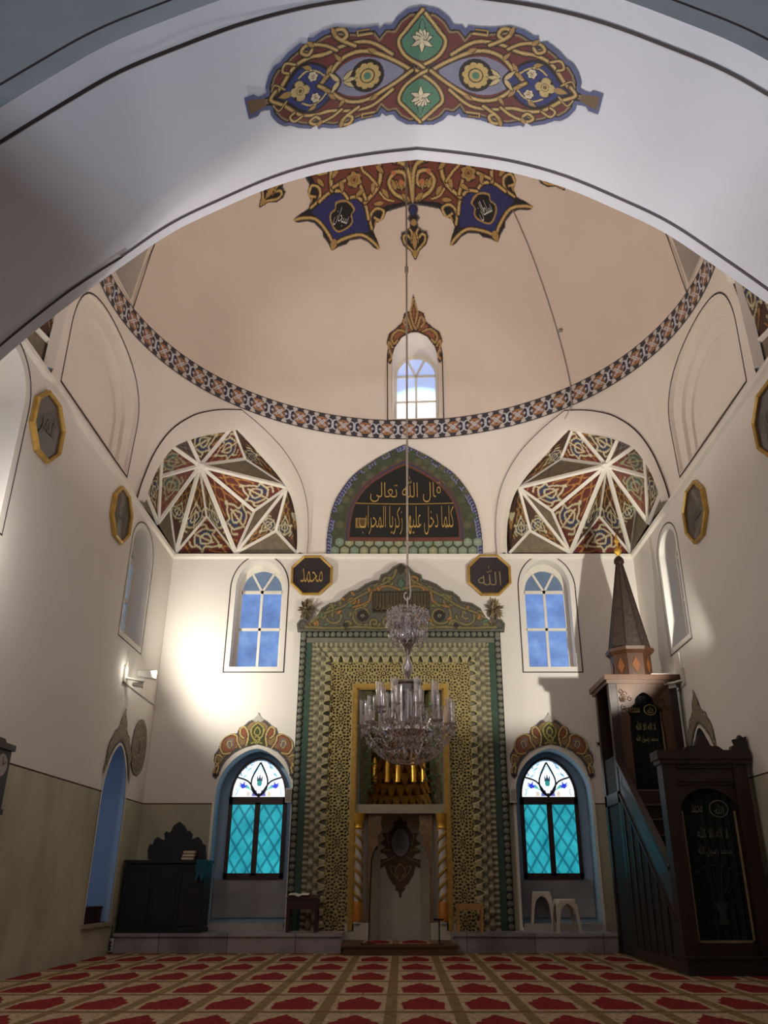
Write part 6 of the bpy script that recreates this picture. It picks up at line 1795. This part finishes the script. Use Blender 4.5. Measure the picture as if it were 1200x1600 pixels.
# wall clock
ck = thing('wall_clock', 'dark wooden pendulum clock on the left wall at the edge of view', 'clock', (-4.9, 10.05, 1.82))
M_ck = mat('clock_wood', rgb(50, 28, 26), .45, var=.25)
mb = MB(); mb.box(.003, .17, -.2, .2, .06, .72); mb.build('case', M_ck, ck)
mb = MB(); mb.box(.003, .2, -.23, .23, .72, .79); mb.prism([(-.23, .79), (.23, .79), (.12, .86), (-.12, .86)], lambda y, z: (.01, y, z), lambda y, z: (.1, y, z)); mb.box(.003, .19, -.22, .22, 0, .06); mb.build('mouldings', M_ck, ck)
mb = MB(); mb.lathe([(0, .01), (.12, .01), (.13, 0)], (.172, 0, .54), 24, M=Matrix.Rotation(PI / 2, 4, 'Y')); dl = mb.build('dial', mat('clock_dial', rgb(170, 160, 156), .5), ck)
mb = MB(); mb.bar((.186, 0, .54), (.186, .06, .58), .012, .004); mb.bar((.186, 0, .54), (.186, -.02, .63), .01, .004); mb.build('hands', M_mic, dl)
mb = MB(); mb.tube([(.176, 0, .4), (.176, 0, .16)], .006, 6); mb.lathe([(0, .008), (.045, .005), (.045, -.005), (0, -.008)], (.178, 0, .15), 16, M=Matrix.Rotation(PI / 2, 4, 'Y')); mb.build('pendulum', M_gold, ck)
# small fittings
M_fit = mat('white_fitting', rgb(196, 190, 180), .5, var=.05)
for lab, x in (('small white wall speaker at the right of the left stained-glass window', -2.14), ('small white wall speaker at the left of the right stained-glass window', 2.1)):
    t = thing('wall_speaker', lab, 'speaker', (x, 16.4, 2.46), 'white wall speakers'); mb = MB(); mb.box(-.06, .06, -.12, -.0, 0, .26); mb.build('cabinet', M_fit, t)
    mb = MB(); mb.box(-.045, .045, -.128, -.12, .03, .23); mb.build('grille', mat('speaker_grille', rgb(150, 144, 136), .7), t)
t = thing('wall_switch', 'tiny pale switch on the back wall left of the wooden tower', 'switch', (3.82, 16.395, 3.5)); mb = MB(); mb.box(-.05, .05, -.03, 0, 0, .09); mb.build('plate', M_fit, t); mb = MB(); mb.box(-.02, .03, -.04, -.03, .02, .07); mb.build('rocker', M_mic, t)
t = thing('power_strip', 'white vertical power strip at the foot of the left wall', 'power strip', (-4.88, 15.46, .04)); mb = MB(); mb.box(0, .05, -.035, .03, 0, .2); mb.build('body', M_fit, t)
mb = MB(); [mb.lathe([(0, .004), (.018, .004), (.02, 0)], (.016, -.036, .035 + .05 * k), 10, M=Matrix.Rotation(PI / 2, 4, 'X')) for k in range(3)]; mb.build('sockets', M_mic, t)
mb = MB(); mb.tube([(-4.885, 15.47, .24), (-4.885, 15.48, .45), (-4.885, 15.5, .55)], .008, 6); mb.build('lead', M_mic, t).data.transform(Matrix.Translation(-t.location))
t = thing('dark_box', 'dark box lying in the bottom of the left arched opening', 'box', (-5.2, 14.6, .5)); mb = MB(); mb.box(-.22, .22, -.42, .5, 0, .2); mb.build('box', M_mar, t); mb = MB(); mb.box(-.23, .23, -.43, .51, .2, .235); mb.build('lid', M_mar, t)
# floodlights
M_alu = mat('lamp_aluminium', rgb(214, 210, 200), .45, .1); M_bulb = emit('floodlight_glass', [(.3, rgb(255, 250, 230)), (.7, rgb(255, 255, 245))], 1, 6.0)


def flood(label, sx, y, z):
    X = XL if sx > 0 else XR
    t = thing('floodlight', label, 'floodlight', (X, y, z), 'wall floodlights')
    mb = MB(); mb.box(min(sx * .006, sx * .04), max(sx * .006, sx * .04), -.07, .07, -.16, .12); mb.tube([(sx * .03, 0, .1), (sx * .03, 0, .42)], .012, 6); mb.build('bracket', M_alu, t)
    mb = MB(); mb.tube([(sx * .03, 0, -.08), (sx * .18, .1, -.1), (sx * .3, .2, -.1)], .022, 8); mb.build('arm', M_alu, t, True)
    for hx, hy, hz, L in ((.30, .32, .06, .38), (.20, .18, -.12, .22)):
        mb = MB(); mb.prism([(-L / 2, -.05), (L / 2, -.07), (L / 2, .07), (-L / 2, .05)], lambda a, b: (sx * (hx + a * .8) , hy + a * .3, hz + b), lambda a, b: (sx * (hx + a * .8 - .03), hy + .14 + a * .3, hz + b)); hd = mb.build('lamp_head', M_alu, t)
        mb = MB(); mb.prism([(-L / 2 * .8, -.035), (L / 2 * .8, -.05), (L / 2 * .8, .05), (-L / 2 * .8, .035)], lambda a, b: (sx * (hx + a * .8 - .031), hy + .142 + a * .3, hz + b), lambda a, b: (sx * (hx + a * .8 - .033), hy + .15 + a * .3, hz + b)); mb.build('lamp_glass', M_bulb, hd)
    return t


fl1 = flood('white twin floodlight on the left wall below the small upper window', 1, 14.36, 4.46)
fl2 = flood('white twin floodlight on the right wall behind the wooden tower', -1, 14.3, 4.4)
mb = MB(); mb.tube([(XL + .012, 14.4, 4.3), (XL + .012, 16.3, 4.28)], .012, 6); mk(mb, 'cable_run', M_fit, fl1)
mb = MB(); mb.tube([(XR - .012, 14.25, 4.24), (XR - .012, 15.2, 4.2)], .012, 6); mk(mb, 'cable_run', M_fit, fl2)
mb = MB(); az = math.radians(44.2); mb.tube([dpt(az - .02 * math.sin(k / 24 * 3), math.radians(.6 + 47 * k / 24), RR - .015) for k in range(25)], .014, 6)
p = dpt(az, math.radians(15.3), RR - .02); mb.lathe([(0, .05), (.05, .02), (.05, -.02), (0, -.05)], p, 8)
mb.tube([dpt(az, math.radians(.6), RR - .015), Vector((DC[0] + (RR - .03) * math.sin(az), DC[1] + (RR - .03) * math.cos(az), ZR0)), facet(1, 0, .9, -.04)], .014, 6)
tag(own(mb.build('dome_cable', mat('cable_grey', rgb(150, 138, 126), .7))), 'thin grey cable curving down the right side of the dome', 'cable')
# ================================================================== LIGHT, CAMERA
def lamp(name, kind, loc, power, col, size=.2, aim=None, angle=None, blend=.3, size_y=None):
    d = bpy.data.lights.new(name, kind); d.energy = power; d.color = col
    if kind == 'AREA':
        d.size = size
        if size_y: d.shape = 'RECTANGLE'; d.size_y = size_y
    else: d.shadow_soft_size = size
    if kind == 'SPOT': d.spot_size = math.radians(angle); d.spot_blend = blend
    o = bpy.data.objects.new(name, d); COL.objects.link(o); o.location = loc
    if aim is not None: o.rotation_euler = (Vector(aim) - Vector(loc)).to_track_quat('-Z', 'Y').to_euler()
    return o


WARM = (1.0, .95, .83)
lamp('flood_left', 'SPOT', (-4.42, 14.55, 4.55), 360, WARM, .1, (-2.0, 16.4, 6.2), 146, .75)
lamp('flood_left_glow', 'POINT', (-4.74, 14.3, 4.5), 2.5, WARM, .03)
lamp('flood_right', 'SPOT', (4.72, 11.7, 3.9), 800, WARM, .05, (2.0, 16.4, 7.2), 72, .35)
lamp('flood_near_left', 'POINT', (-4.45, 8.2, 4.7), 80, (1.0, .93, .88), .07)
lamp('flood_left_far', 'SPOT', (-4.38, 14.45, 4.72), 3600, (1.0, .95, .95), .07, (.6, 5.8, 7.6), 44, .5)
up = lamp('dome_bounce_fill', 'AREA', (0, 11.3, 5.3), 190, (1.0, .89, .80), 5.0, (0, 11.3, 9.0)); up.data.spread = math.radians(142)  # added fill with no fixture, stands in for light bounced off the walls
lamp('hall_fill', 'POINT', (0, 10.0, 4.2), 26, (1.0, .92, .84), 1.0)
lamp('bay_window', 'AREA', (.4, -3.9, 4.5), 420, (.78, .86, 1.0), 2.2, (0.0, 5.0, 6.9), size_y=.3)
W = bpy.data.worlds.new('world'); bpy.context.scene.world = W; W.use_nodes = True
W.node_tree.nodes['Background'].inputs[0].default_value = (.35, .45, .65, 1); W.node_tree.nodes['Background'].inputs[1].default_value = .3
cam = bpy.data.cameras.new('camera'); co = bpy.data.objects.new('camera', cam); COL.objects.link(co)
co.location = (0, 0, EYE); co.rotation_euler = (PI / 2 + TH, 0, 0)
cam.sensor_fit = 'VERTICAL'; cam.sensor_height = 36.0; cam.lens = 36.0 * F / 1600.0
cam.shift_x = -(CX - 600.0) / 1600.0; cam.clip_end = 200
sc_ = bpy.context.scene; sc_.camera = co
sc_.view_settings.view_transform = 'Standard'; sc_.view_settings.look = 'None'; sc_.view_settings.exposure = 0.0
